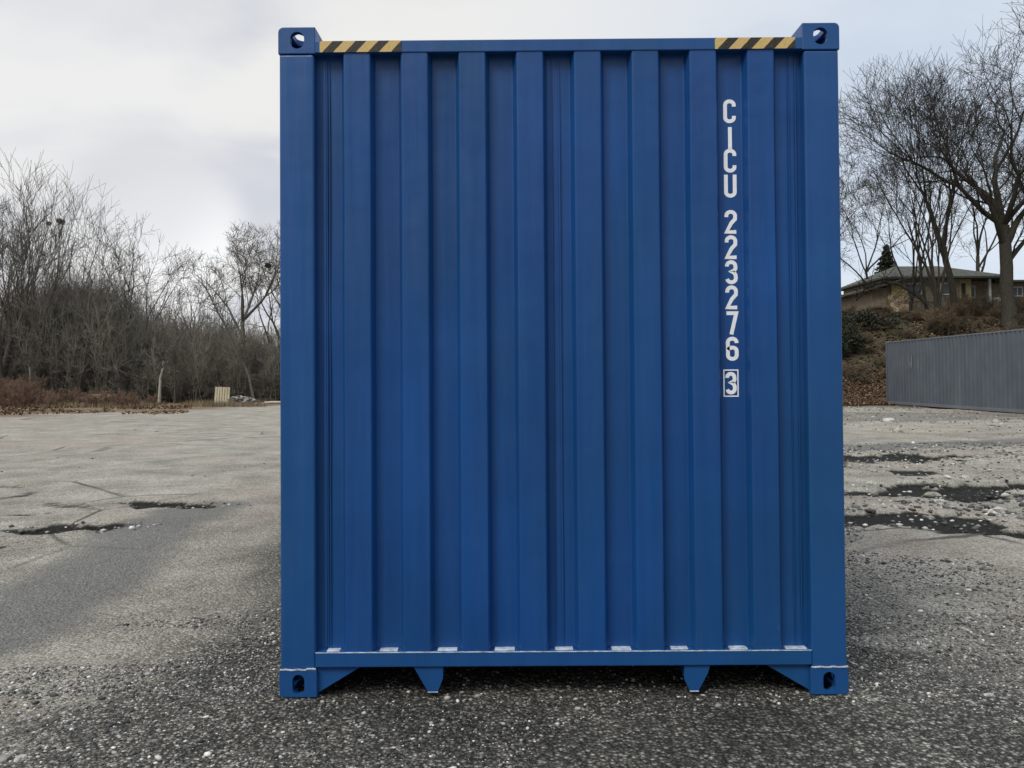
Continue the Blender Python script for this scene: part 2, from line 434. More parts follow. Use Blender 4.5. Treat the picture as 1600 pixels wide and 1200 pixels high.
c = t.mix(t.attr('hillside'), c, t.mix(t.rng(t.noise(2.2, 6, .7, v), .35, .65), (.032, .026, .015), (.10, .072, .043)))
t.col(c)
t.rgh(.9); t.b.inputs['Specular IOR Level'].default_value = .14
ht = t.math('ADD', t.math('MULTIPLY', vd, -1.2), t.math('MULTIPLY', sepx(t, vc, 1), .5))
hmix = t.math('MULTIPLY', ht, t.rng(pf, 0, 1, 1.0, .55))
b = t.bump(hmix, .9, .014)
b = t.bump(nf, .45, .02, b); t.bump(nm_, .4, .05, b)
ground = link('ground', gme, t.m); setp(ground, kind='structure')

# bilinear lookup of terrain height
def gh(x, y):
    return float(ground_fields(np.array([x], float), np.array([y], float))[0][0])
def gha(x, y): return ground_fields(np.asarray(x, float), np.asarray(y, float))[0]

# ------------------------------------------------------------------ gravel pebbles (uncountable)
ico = bmesh.new(); bmesh.ops.create_icosphere(ico, subdivisions=1, radius=1)
IV = np.array([v.co[:] for v in ico.verts]); IF = np.array([[v.index for v in f.verts] for f in ico.faces]); ico.free()
def pebbles(n, xs, ys, size, rs):
    k = len(IV)
    ang = rs.rand(n) * 2 * math.pi
    S = np.stack([size * (.8 + .7 * rs.rand(n)), size * (.7 + .4 * rs.rand(n)), size * (.4 + .35 * rs.rand(n))], 1)
    V = IV[None] * (1 + (rs.rand(n, k, 1) - .5) * .42) * S[:, None, :]
    ca, sa = np.cos(ang)[:, None], np.sin(ang)[:, None]
    X = V[:, :, 0] * ca - V[:, :, 1] * sa; Y = V[:, :, 0] * sa + V[:, :, 1] * ca
    zz = gha(xs, ys) + S[:, 2] * .35
    P = np.stack([X + xs[:, None], Y + ys[:, None], V[:, :, 2] + zz[:, None]], -1).reshape(-1, 3)
    F = (IF[None] + (np.arange(n) * k)[:, None, None]).reshape(-1, 3)
    return P, F
rs = np.random.RandomState(11)
xs, ys = [], []
def cloud_pts(n, x0, x1, y0, y1, pw=1.0):
    y = y0 + (y1 - y0) * rs.rand(n) ** pw; x = x0 + (x1 - x0) * rs.rand(n); return x, y
sets = [cloud_pts(34000, -3.2, 3.4, 2.3, 4.6, 1.15), cloud_pts(16000, -2.6, -.95, 3.5, 8.0, 1.3), cloud_pts(18000, 1.35, 3.4, 3.5, 9, 1.3),
        cloud_pts(2500, -9, -1, 5, 14, 1.2), cloud_pts(9000, 3, 13, 7, 16, 1.0), cloud_pts(6500, 9, 24, 15, 35, .6), cloud_pts(500, -22, -6, 15, 45, .8)]
nrub = 0
for px, py, n_, sx_, sy_ in ((268, 787, 90, .28, .14), (300, 789, 40, .3, .1), (140, 829, 70, .35, .12), (120, 829, 30, .6, .1), (1500, 768, 150, 1.5, .35), (1480, 795, 170, 1.1, .5), (1380, 782, 120, 1.2, .4), (1560, 800, 130, .7, .4), (1400, 716, 80, 1.2, .5), (1440, 818, 60, 1.0, .25), (1480, 740, 160, 2.2, .9)):
    g = gp(px, py); sets.append((g[0] + rs.normal(0, sx_, n_), g[1] + rs.normal(0, sy_, n_))); nrub += n_
xs = np.concatenate([s[0] for s in sets]); ys = np.concatenate([s[1] for s in sets])
dist = np.hypot(xs, ys)
size = np.clip(rs.lognormal(math.log(.0040), .45, len(xs)), .002, .016) * np.where(xs > 2, np.clip(dist / 5.0, 1.0, 3.4), np.clip(dist / 6.0, 1.0, 1.7))
size[-nrub:] = np.clip(rs.lognormal(math.log(.017), .5, nrub), .007, .045) * np.where(xs[-nrub:] < 0, .7, 1.0)
keep = ~((np.abs(xs - .2) < 1.22) & (ys > 3.46)) | (rs.rand(len(xs)) < .5)
gw = ground_fields(xs, ys)[1]
keep &= (xs > 0) | (dist < 5) | (vnoise(xs, ys, .5, 61) > .55)
keep &= (gw < .35) | (rs.rand(len(xs)) < .8)
keep &= (vnoise(xs, ys, .9, 51) > .3)
keep[-nrub:] = True
xs, ys, size = xs[keep], ys[keep], size[keep]
pv, pf_ = pebbles(len(xs), xs, ys, size, rs)
t = NT('pebble_stone', .7, .4)
t.col(t.ramp(t.island(), [(0, (.02, .02, .019)), (.45, (.075, .074, .069)), (.72, (.17, .167, .155)), (.9, (.34, .335, .31)), (1, (.66, .65, .61))]))
gravel = link('gravel', fast_mesh('gravel', pv, pf_, 3), t.m); setp(gravel, 'loose grey gravel scattered over the yard', 'gravel', kind='stuff')

# individual larger stones
t = NT('pale_stone', .75, .4); v = t.coord('Object')
t.col(t.mix(t.rng(t.noise(9, 5, .7, v), .3, .7), (.20, .195, .17), (.55, .54, .49))); t.bump(t.noise(14, 5, .7, v), .8, .03)
M_pale = t.m
t = NT('grey_stone', .75, .4); v = t.coord('Object')
t.col(t.mix(t.rng(t.noise(9, 5, .7, v), .3, .7), (.13, .13, .12), (.28, .275, .25))); t.bump(t.noise(14, 5, .7, v), .5, .02)
M_grey = t.m
def stone_mesh(seed, sx, sy, sz):
    b = bmesh.new(); bmesh.ops.create_icosphere(b, subdivisions=3, radius=1)
    rg = random.Random(seed); ds = [Vector((rg.gauss(0, 1), rg.gauss(0, 1), rg.gauss(0, .8))).normalized() for _ in range(13)]
    for v in b.verts:
        q = 1.0
        for d in ds:
            dd = v.co.dot(d)
            if dd > .62: q = min(q, .62 / dd + .03)
        q *= 1 + .16 * (float(vnoise(v.co.x * 3 + seed, v.co.y * 3 + v.co.z * 2.3)) - .5); v.co *= q; v.co.x *= sx; v.co.y *= sy; v.co.z *= sz
    me = bpy.data.meshes.new('stone'); b.to_mesh(me); b.free(); return me
STONES = [
    (4, 1190, .030, .026, .016, M_grey, 'smooth grey cobble at the bottom left corner of the photo'),
    (33, 1188, .024, .024, .018, M_pale, 'rounded pale cobble just right of the smooth grey cobble in the bottom left corner'),
    (1508, 984, .020, .030, .010, M_pale, 'flat white stone on gravel well right of the blue container'),
    (1546, 1086, .018, .03, .010, M_pale, 'white stone on gravel to the right of the blue container bottom corner'),
    (1470, 786, .085, .08, .05, M_pale, 'rounded white stone beside the dark mud ruts on the right'),
    (1562, 798, .11, .09, .06, M_pale, 'largest white rock beside the dark rut at the right edge'),
    (1548, 803, .06, .05, .04, M_pale, 'small pale rock next to the largest white rock in the right ruts'),
    (1480, 749, .10, .09, .05, M_pale, 'pale stone just above the long dark rut on the right'),
    (1508, 746, .12, .08, .05, M_pale, 'long pale stone just above the long dark rut on the right'),
    (1362, 758, .09, .08, .05, M_pale, 'single pale stone near the right side of the blue container'),
    (1389, 660, .26, .2, .16, M_pale, 'pale boulder on gravel before the grey container end'),
    (1555, 661, .13, .13, .11, M_pale, 'small bright white boulder lying in front of the grey container'),
    (1402, 676, .2, .16, .1, M_pale, 'low white rock on gravel below the pale boulder'),
]
for i, (px, py, a, b_, c_, m_, lb) in enumerate(STONES):
    g = gp(px, py)
    o = link('stone', stone_mesh(i, a * (1.1 if g[1] < 5 else .85), b_ * (1.1 if g[1] < 5 else .85), c_ * .85), m_); o.location = (g[0], g[1], gh(*g) + c_ * .22); o.rotation_euler = (0, 0, i * 1.7)
    setp(o, lb, 'stone')

# ------------------------------------------------------------------ blue shipping container
CX, CY = .1984, 3.448
M_blue = paint('blue_container_paint', (.0065, .076, .275), (.006, .048, .180), .36)
M_blue2 = paint('blue_frame_paint', (.010, .082, .272), (.009, .058, .20), .36)
M_dark = flat('dark_underside', (.02, .021, .022), .8)
M_white = flat('white_marking_paint', (.84, .85, .87), .5, .05, 30)
M_chip_glint = flat('chip_and_glint_paint', (.40, .46, .53), .55, .45, 30)  # pale chips, and reflected sky painted on the sill
HW, LEN, HT = 1.219, 12.192, 2.896
sp = root('shipping_container', (CX, CY, 0), 0, 'tall blue steel shipping container end filling the middle of the yard', 'container')

def oval_prism(bm, c, axis, w, h, L, n=12):
    """stadium shaped cutter; w horizontal/first axis, h second axis"""
    pts = []; r = min(w, h) / 2; ex = w / 2 - r; ey = h / 2 - r
    for i in range(n * 2):
        a = 2 * math.pi * (i + .5) / (2 * n); pts.append((math.copysign(ex, math.cos(a)) + r * math.cos(a), math.copysign(ey, math.sin(a)) + r * math.sin(a)))
    def P(u, v, s):
        q = {'y': (u, s, v), 'x': (s, u, v), 'z': (u, v, s)}[axis]; return (c[0] + q[0], c[1] + q[1], c[2] + q[2])
    A = [bm.verts.new(P(u, v, -L)) for u, v in pts]; B = [bm.verts.new(P(u, v, L)) for u, v in pts]; m = len(pts)
    bm.faces.new(A); bm.faces.new(B[::-1])
    for i in range(m): bm.faces.new((A[i], B[i], B[(i + 1) % m], A[(i + 1) % m]))
def tmp_obj(bm):
    bmesh.ops.recalc_face_normals(bm, faces=bm.faces); me = bpy.data.meshes.new('cutter'); bm.to_mesh(me); bm.free()
    o = bpy.data.objects.new('cutter', me); C.objects.link(o); return o
def casting_mesh(top):
    """corner casting, local: outer corner side is -x, front face y = 0"""
    w, d, h = .162, .178, .118
    b = bmesh.new(); bx(b, 0, w, 0, d, 0, h)
    # round the outer vertical-section corners
    es = [e for e in b.edges if abs(e.verts[0].co.x) < 1e-6 and abs(e.verts[1].co.x) < 1e-6 and abs(e.verts[0].co.z - e.verts[1].co.z) < 1e-6 and (e.verts[0].co.z > .01) == top]
    bmesh.ops.bevel(b, geom=es, offset=.022, segments=4, profile=.5, affect='EDGES')
    es = [e for e in b.edges if len(e.link_faces) == 2 and e.calc_face_angle(0) > R(50)]
    bmesh.ops.bevel(b, geom=es, offset=.004, segments=2, profile=.5, affect='EDGES')
    body = tmp_obj(b)
    k = bmesh.new(); bx(k, .026, w - .012, .026, d - .026, .024, h - .024); k1 = tmp_obj(k)
    k = bmesh.new(); oval_prism(k, (.083, 0, .060 if top else .056), 'y', .062 if top else .052, .074 if top else .084, .06); k2 = tmp_obj(k)
    k = bmesh.new(); oval_prism(k, (.0, .089, .060), 'x', .085, .06, .06); k3 = tmp_obj(k)
    k = bmesh.new(); oval_prism(k, (.081, .089, h if top else 0), 'z', .064, .12, .06); k4 = tmp_obj(k)
    ks = [k1, k2, k3, k4]
    for q in ks:
        m = body.modifiers.new('b', 'BOOLEAN'); m.operation = 'DIFFERENCE'; m.solver = 'EXACT'; m.object = q
    dg = bpy.context.evaluated_depsgraph_get(); me = bpy.data.meshes.new_from_object(body.evaluated_get(dg)); me.name = 'corner_casting'
    for q in ks + [body]: bpy.data.objects.remove(q)
    return me
cast_top, cast_bot = casting_mesh(True), casting_mesh(False)
def mirrored(me, fx, fy):
    m2 = me.copy(); m2.transform(Matrix.Diagonal((fx, fy, 1, 1)))
    if fx * fy < 0: m2.flip_normals()
    return m2
def add_castings(parent, mat, hw, ln, ht):
    for top in (True, False):
        for sx in (-1, 1):
            for back in (0, 1):
                me = mirrored(cast_top if top else cast_bot, -sx, -1 if back else 1)
                if not len(me.materials): me.materials.append(mat)
                else: me.materials[0] = mat
                o = link('corner_casting', me, mat, parent)
                o.location = (sx * hw, ln if back else 0, ht - .118 if top else 0)
add_castings(sp, M_blue2, HW, LEN, HT)

for sx in (-1, 1):                                     # front posts, with an inner return flange
    b = bmesh.new(); a, c_ = sorted((sx * (HW - .004), sx * 1.064)); bx(b, a, c_, .004, .16, .118, HT - .118)
    bm_obj('corner_post', b, M_blue2, sp, .010, 3)
    b = bmesh.new(); a, c_ = sorted((sx * (HW - .004), sx * 1.08)); bx(b, a, c_, LEN - .14, LEN - .004, .118, HT - .118)
    bm_obj('corner_post', b, M_blue2, sp, .008, 2)
    # weld bead around the foot casting
    b = bmesh.new(); rg = random.Random(5 + sx); n = 26; x0 = sx * (HW - .003); x1 = sx * 1.062
    for i in range(n):
        xa = x0 + (x1 - x0) * i / n; xb = x0 + (x1 - x0) * (i + 1.05) / n; z = .1190 + .0016 * math.sin(i * .7 + sx) * rg.random() + (.0035 if i > n * .70 and sx < 0 else 0)
        bx(b, min(xa, xb), max(xa, xb), -.0015 - .002 * rg.random(), .006, z - .0025, z + .002)
    bm_obj('weld_bead', b, M_chip_glint, sp)

# header rail with hazard tapes
b = bmesh.new(); bx(b, -1.062, 1.062, .002, .06, 2.782, 2.8355); header = bm_obj('header_rail', b, M_blue2, sp, .004, 2)
t = NT('hazard_stripe_tape', .55, .4); v = t.coord('Object')
sx_ = t.n('ShaderNodeSeparateXYZ'); t.l(v, sx_.inputs[0])
u = t.math('SUBTRACT', sx_.outputs[0], t.math('MULTIPLY', sx_.outputs[2], .95))
u = t.math('FRACT', t.math('DIVIDE', t.math('ADD', u, .240), .0995))
nn = t.noise(120, 4, .7, v); ns = t.noise(18, 4, .6, v)
stripe = t.math('LESS_THAN', u, t.math('ADD', .52, t.math('MULTIPLY', t.math('SUBTRACT', ns, .5), .06)))
yel = t.mix(t.rng(nn, .35, .7), (.50, .34, .11), (.66, .49, .20)); yel = t.mix(t.rng(ns, .55, .75, 0, .5), yel, (.50, .36, .22))
blk = t.mix(t.rng(nn, .45, .75), (.012, .012, .010), (.075, .065, .045))
t.col(t.mix(stripe, blk, yel)); t.rgh(.55); M_haz = t.m
for x0, x1, off in ((-1.037, -.683, .0), (.679, 1.026, .004)):
    b = bmesh.new(); bx(b, -.0005, x1 - x0, -.0012, .0, -.0003, .0485)
    o = bm_obj('hazard_tape', b, M_haz, sp); o.location = (x0, .0008, 2.7845)

# corrugated front end panel
def corr_profile(x0, x1, centres, half, web, dep):
    pts = [(x0, dep)]
    for c in centres: pts += [(c - half - web, dep), (c - half, 0), (c + half, 0), (c + half + web, dep)]
    pts.append((x1, dep)); return pts
def round_profile(pts, r=.006, n=3):
    out = [pts[0]]
    for a, p, q in zip(pts[:-2], pts[1:-1], pts[2:]):
        a, p, q = Vector(a), Vector(p), Vector(q); u = (a - p); w = (q - p); ra = min(r, u.length * .4); rb = min(r, w.length * .4)
        s = p + u.normalized() * ra; e = p + w.normalized() * rb
        for i in range(n + 1):
            k = i / n; out.append(tuple(s * (1 - k) ** 2 + p * 2 * k * (1 - k) + e * k * k))
    out.append(pts[-1]); return out
def extrude_profile(prof, z0, z1, thick, nz=1, axis='x', wob=0.0, seed=0):
    b = bmesh.new(); P = np.array(prof); m = len(P); rg = np.random.RandomState(seed)
    # thickness from averaged normals
    T = np.gradient(P, axis=0); N = np.stack([-T[:, 1], T[:, 0]], 1); N /= np.linalg.norm(N, axis=1, keepdims=True) + 1e-9
    Q = P + N * thick
    rows = []
    for j in range(nz + 1):
        z = z0 + (z1 - z0) * j / nz; fr = []; bk = []
        for i in range(m):
            dy = 0
            if wob: dy = wob * float(vnoise(P[i, 0], z, 2.2, seed)) * min(1, 8 * j / nz, 8 * (nz - j) / nz) * min(1, max(0, abs(P[i, 0] - .744) - .07) * 8 + .08)
            fr.append(b.verts.new((P[i, 0], P[i, 1] + dy, z))); bk.append(b.verts.new((Q[i, 0], Q[i, 1] + dy, z)))
        rows.append((fr, bk))
    for (f0, b0), (f1, b1) in zip(rows[:-1], rows[1:]):
        for i in range(m - 1):
            b.faces.new((f0[i], f0[i + 1], f1[i + 1], f1[i])); b.faces.new((b0[i + 1], b0[i], b1[i], b1[i + 1]))
    for (f, k) in (rows[0], rows[-1]):
        for i in range(m - 1): b.faces.new((f[i], k[i], k[i + 1], f[i + 1]))
    for i in (0, m - 1):
        for (f0, b0), (f1, b1) in zip(rows[:-1], rows[1:]): b.faces.new((f0[i], f1[i], b1[i], b0[i]))
    return b
cent = [(.2508 * (k - 3.5)) for k in range(8)]
prof = round_profile([(x, y + .006) for x, y in corr_profile(-1.066, 1.066, cent, .057, .016, .0456)], .006)
b = extrude_profile(prof, .188, 2.784, .002, 26, wob=.008, seed=3)
panel = bm_obj('end_panel', b, M_blue, sp, smooth=False)
# weld seams running up the recesses
for x, w, dz in ((.003, .0035, 0), (-.030, .002, 0), (-1.028, .006, 0), (-1.018, .003, 0), (-1.006, .002, 0), (1.040, .003, 0), (1.010, .002, 0)):
    b = bmesh.new(); bx(b, x - w, x + w, .0475, .0536, .2, 2.77)
    bm_obj('weld_seam', b, M_blue, sp, .001, 1)
# bottom sill, ledges and upper edge painted pale for reflected sky and chips
b = bmesh.new(); bx(b, -1.064, 1.064, .002, .055, .127, .190); bm_obj('bottom_rail', b, M_blue2, sp, .004, 2)
b = bmesh.new(); rg = random.Random(3)
xx = -1.063
while xx < 1.06:
    w = .01 + .03 * rg.random(); x2 = min(1.063, xx + w)
    bx(b, xx, x2, -.0005 + .0015 * rg.random(), .006, .1885, .1904 + .0012 * rg.random()); xx = x2 - .0005
bm_obj('sill_chip_glint', b, M_chip_glint, sp)
for a, c_ in zip([-1.066 + .03] + [c + .073 for c in cent], [c - .073 for c in cent] + [1.066 - .01]):
    b = bmesh.new(); bx(b, a + .008 + .012 * rg.random(), c_ - .004 - .012 * rg.random(), .012 + .008 * rg.random(), .0535, .1885, .1930 + .0025 * rg.random())
    bm_obj('sill_ledge', b, M_chip_glint, sp, .0015, 1)  # pale ledge top: sky reflection put into the colour
# gusset plates and tunnel horns
b = bmesh.new(); prism_xz(b, [(-1.058, .126), (-.868, .126), (-1.058, .012)], .02, .03); bm_obj('gusset_plate', b, M_blue2, sp, .001, 1)
b = bmesh.new(); prism_xz(b, [(1.058, .126), (1.058, .014), (.866, .126)], .02, .03); bm_obj('gusset_plate', b, M_blue2, sp, .001, 1)
b = bmesh.new(); prism_xz(b, [(-.6455, .1265), (-.516, .1265), (-.517, .075), (-.539, .018), (-.583, .018)], .012, .026); bx(b, -.532, -.518, .027, 1.2, .07, .1264); bm_obj('tunnel_bracket', b, M_blue2, sp, .0015, 1)
b = bmesh.new(); prism_xz(b, [(.519, .1255), (.632, .1255), (.621, .09), (.581, .016), (.5425, .016), (.520, .062)], .012, .026); bx(b, .52, .534, .027, 1.2, .07, .1254); bm_obj('tunnel_bracket', b, M_blue2, sp, .0015, 1)
for x0, x1, z in ((-.583, -.539, .018), (.5425, .581, .016)):
    b = bmesh.new(); bx(b, x0, x1, .010, .028, z - .004, z + .0005); bm_obj('chipped_tip', b, M_chip_glint, sp, .001, 1)
# side walls, roof, floor frame, rear doors
cs = [.28 + .278 * k for k in range(42)]
pr = round_profile([(x, y) for x, y in corr_profile(.155, LEN - .14, cs, .036, .068, .036)], .006, 2)
for sx in (-1, 1):
    b = extrude_profile(pr, .16, HT - .10, .002)
    for vv in b.verts: vv.co = Vector((sx * (HW - .008 - vv.co.y), vv.co.x, vv.co.z))
    bm_obj('side_panel', b, M_blue, sp)
    b = bmesh.new(); a, c_ = sorted((sx * (HW - .004), sx * (HW - .064))); bx(b, a, c_, .179, LEN - .179, HT - .10, HT - .04); bm_obj('top_side_rail', b, M_blue2, sp, .004, 1)
    b = bmesh.new(); a, c_ = sorted((sx * (HW - .004), sx * (HW - .07))); bx(b, a, c_, .179, LEN - .179, .014, .165); bm_obj('bottom_side_rail', b, M_blue2, sp, .004, 1)
pr2 = round_profile([(x, -y) for x, y in corr_profile(.1, LEN - .1, [.24 + .209 * k for k in range(57)], .05, .02, .02)], .004, 2)
b = extrude_profile(pr2, -1.15, 1.15, .002)
for vv in b.verts: vv.co = Vector((vv.co.z, vv.co.x, HT - .045 + vv.co.y))
bm_obj('roof_panel', b, M_blue, sp)
b = bmesh.new(); bx(b, -1.15, 1.15, .062, LEN - .06, .150, .178)
for k in range(38): bx(b, -1.14, 1.14, .35 + .31 * k, .40 + .31 * k, .03 if k > 10 else .09, .1495)
bm_obj('floor_frame', b, M_dark, sp)
b = bmesh.new(); bx(b, -1.075, -.004, LEN - .08, LEN - .03, .15, HT - .12); bx(b, .004, 1.075, LEN - .08, LEN - .03, .15, HT - .12)
for x in (-.85, -.3, .3, .85): cyl(b, (x, LEN - .01, .13), (x, LEN - .01, HT - .14), .017)
bm_obj('rear_door', b, M_blue2, sp)

# number on the end panel: stroked glyphs
def arc(cx, cy, rx, ry, a0, a1, n=8): return [(cx + rx * math.cos(R(a0 + (a1 - a0) * i / n)), cy + ry * math.sin(R(a0 + (a1 - a0) * i / n))) for i in range(n + 1)]
# unit glyph box: width 1, height 2.2 (centre-line coordinates)
H_ = 2.3
G = {
 'C': [[(1, H_ - .62)] + arc(.5, H_ - .42, .5, .42, 0, 180) + arc(.5, .42, .5, .42, 180, 360) + [(1, .62)]],
 'I': [[(.5, -.12), (.5, H_ + .12)]],
 'U': [[(0, H_ + .12)] + arc(.5, .42, .5, .42, 180, 360) + [(1, H_ + .12)]],
 '2': [[(0, H_ - .6)] + arc(.5, H_ - .45, .5, .45, 180, 0) + [(.98, H_ - .85), (.55, 1.0), (.02, .0), (1.12, 0)]],
 '3': [[(0, H_ - .5)] + arc(.48, H_ - .42, .48, .42, 170, 0) + arc(.48, 1.66, .5, .42, 0, -60, 4) + [(.45, 1.22)] + arc(.48, .62, .52, .58, 60, 0, 4) + arc(.5, .45, .5, .45, 0, -170)],
 '7': [[(-.12, H_), (1.0, H_), (.42, -.12)]],
 '6': [[(1.0, H_ - .5)] + arc(.5, H_ - .42, .5, .42, 10, 180) + arc(.5, .42, .5, .42, 180, 360) + [(1, .85)] + arc(.5, .93, .5, .36, 0, 165, 7)],
}
def ribbon(bm, pts, w, th):
    P = [Vector(p) for p in pts]; Q = [P[0]]
    for p in P[1:]:
        if (p - Q[-1]).length > 1e-5: Q.append(p)
    L = []
    for i, p in enumerate(Q):
        d0 = (p - Q[i - 1]).normalized() if i else None; d1 = (Q[i + 1] - p).normalized() if i < len(Q) - 1 else None
        if d0 is None: d0 = d1
        if d1 is None: d1 = d0
        n0 = Vector((-d0.y, d0.x)); n1 = Vector((-d1.y, d1.x)); nb = (n0 + n1)
        nb = nb.normalized() if nb.length > .2 else n0
        k = min(1.6, 1 / max(.3, nb.dot(n0))); L.append((p + nb * w * k, p - nb * w * k))
    fr = [(bm.verts.new((a.x, 0, a.y)), bm.verts.new((c.x, 0, c.y))) for a, c in L]
    bk = [(bm.verts.new((a.x, th, a.y)), bm.verts.new((c.x, th, c.y))) for a, c in L]
    for i in range(len(fr) - 1):
        bm.faces.new((fr[i][0], fr[i][1], fr[i + 1][1], fr[i + 1][0])); bm.faces.new((bk[i][1], bk[i][0], bk[i + 1][0], bk[i + 1][1]))
        bm.faces.new((fr[i][0], fr[i + 1][0], bk[i + 1][0], bk[i][0])); bm.faces.new((fr[i][1], bk[i][1], bk[i + 1][1], fr[i + 1][1]))
    for i in (0, -1): bm.faces.new((fr[i][0], bk[i][0], bk[i][1], fr[i][1]))
SW = .0083
zt = [2.581, 2.4625, 2.363, 2.2525, 2.0935, 1.982, 1.8725, 1.762, 1.6485, 1.537]
for ch, z in zip("CICU223276", zt):
    w = .0385 if ch != 'I' else .04; h = .0885 / H_
    b = bmesh.new()
    for st in G[ch]: ribbon(b, [(.7325 + x * w, z - SW - .0885 + y * h) for x, y in st], SW, .0006)
    num = bm_obj('painted_character', b, M_white, sp); num.location = (0, .0506, 0)
b = bmesh.new()
for st in G['3']: ribbon(b, [(.728 + x * .033, 1.2935 + y * .0815 / H_) for x, y in st], SW, .0006)
num = bm_obj('check_digit', b, M_white, sp); num.location = (0, .0506, 0)
b = bmesh.new()
ribbon(b, [(.7445, 1.3915), (.714, 1.3915), (.714, 1.2775), (.775, 1.2775), (.775, 1.3915), (.7445, 1.3915)], .0026, .0006)
chk = bm_obj('box_outline', b, M_white, num)

# ------------------------------------------------------------------ grey container
far = at(1385, 637, 37.2); GXc, GY1 = far.x, 37.2
near_x = GXc - .05
ang = math.atan2(near_x - GXc, 9.0)                    # the long side leans slightly to the right as it comes nearer
M_gc = paint('grey_container_paint', (.095, .115, .140), (.066, .079, .096), .5, True, (.9, .92, .95))
M_gr = paint('grey_rail_paint', (.15, .165, .18), (.11, .12, .135), .5, True, (.9, .9, .95))
# local: x = length from the far end towards the camera, y = away from the visible side, visible side y = 0
gc = root('shipping_container', (GXc, GY1, .02), 0, 'long grey corrugated shipping container parked at the foot of the wooded slope', 'container')
gc.rotation_euler = (0, 0, -math.pi / 2 + ang)
n_c = 44
cs = [.24 + .2665 * k for k in range(n_c)]
pr = round_profile([(x, y + .004) for x, y in corr_profile(.09, LEN - .09, cs, .045, .05, .036)], .006, 2)
for yy in (0, 1):
    b = extrude_profile(pr, .14, HT - .07, .002)
    if yy:
        for vv in b.verts: vv.co.y = 2.438 - vv.co.y
    bm_obj('side_panel', b, M_gc, gc)
    y0, y1 = (0, .06) if not yy else (2.378, 2.438)
    b = bmesh.new(); bx(b, .1625, LEN - .1625, y0, y1, HT - .07, HT - .02); bm_obj('top_rail', b, M_gr, gc, .004, 1)
    b = bmesh.new(); bx(b, .1625, LEN - .1625, y0 - .002, y1, .02, .14); bm_obj('bottom_rail', b, M_gr, gc, .004, 1)
for x0, x1 in ((0, .16), (LEN - .16, LEN)):
    for y0, y1 in ((-.003, .16), (2.278, 2.441)):
        b = bmesh.new(); bx(b, x0 + .003, x1 - .003, y0, y1, .118, HT - .118); bm_obj('corner_post', b, M_gc, gc, .006, 1)
        for z in (0, HT - .118):
            me = mirrored(cast_top if z else cast_bot, 1, 1); me.materials.clear(); me.materials.append(M_gr)
            if x0 > 1: me.transform(Matrix.Diagonal((-1, 1, 1, 1))); me.flip_normals()
            if y0 > 1: me.transform(Matrix.Diagonal((1, -1, 1, 1))); me.flip_normals()
            o = link('corner_casting', me, M_gr, gc); o.location = (0 if x0 < 1 else LEN, -.006 if y0 < 1 else 2.444, z)
for x in (.03, LEN - .05):
    b = bmesh.new(); bx(b, x, x + .02, .16, 2.278, .12, HT - .05)
    for k in range(9): bx(b, x - .02, x - .0005, .25 + .22 * k, .36 + .22 * k, .2, HT - .2)
    bm_obj('end_panel', b, M_gc, gc)
b = bmesh.new(); bx(b, .1, LEN - .1, .062, 2.376, HT - .045, HT - .03); bm_obj('roof_panel', b, M_gc, gc)
b = bmesh.new()
for k in range(30): bx(b, .4 + .39 * k, .45 + .39 * k, .062, 2.376, .03, .13)
bx(b, .1, LEN - .1, .062, 2.376, .1305, .15); bm_obj('floor_frame', b, M_dark, gc)
for k in (7, 11, 19, 26):
    b = bmesh.new(); bx(b, cs[k] + .125, cs[k] + .137, .030, .0385, .15, HT - .08); bm_obj('weld_seam', b, M_gr, gc)
t = NT('scuffed_white_mark', .7, .3); t.col(t.mix(t.rng(t.noise(30, 4, .7, t.coord('Object')), .4, .6), (.12, .135, .15), (.34, .36, .37)))
rg = random.Random(9)
for k in range(8):
    q = [rg.random() for _ in range(4)]
    if q[3] < .6:
        b = bmesh.new(); bx(b, 2.0 + k * .144, 2.03 + k * .144 + .02 * q[0], .001, .0035, 1.55 + .25 * q[1], 1.9 + .4 * q[2]); bm_obj('scuff_mark', b, t.m, gc)

# ------------------------------------------------------------------ house on the hill
HY = 62.0
h0 = at(1480, 488, HY); HB = float(hill(np.array([h0.x]), np.array([HY]))[0]) + .0
M_sid = flat('tan_brick_wall', (.225, .18, .13), .8, .3, 4)
M_yel = flat('yellow_siding', (.33, .27, .125), .8, .2, 2)
M_roof = flat('grey_green_shingles', (.072, .075, .060), .9, .45, 3)
M_trim = flat('white_trim', (.62, .62, .6), .6, .1)
M_dk = flat('dark_porch', (.025, .023, .02), .8)
t = NT('pale_fieldstone', .85, .3); v = t.coord('Object')
t.col(t.mix(t.rng(t.vor(4.2, v, 'Distance', 'DISTANCE_TO_EDGE'), .02, .08), (.09, .07, .05), t.ramp(sepx(t, t.vor(4.2, v)), [(0, (.2, .14, .08)), (.5, (.4, .31, .2)), (1, (.6, .52, .38))]))); M_fs = t.m
t = NT('window_glass', .08, .6); t.col((.10, .115, .13)); M_gl = t.m
hs = root('house', (h0.x, HY, HB), 0, 'single storey brick house with low grey hip roof on top of the wooded hill', 'house')
b = bmesh.new(); bx(b, -4.7, 1.0, 0, 8, -1.2, 2.55); bx(b, 1.0, 4.5, 1.6, 8, -1.2, 2.55); bx(b, 4.5, 8.6, 1.65, 8, -1.2, 2.37); bm_obj('wall', b, M_sid, hs)
b = bmesh.new(); bx(b, .95, 1.9, .03, 1.55, .0, 2.54); bm_obj('wall', b, M_yel, hs)['label'] = 'yellow board wall section'
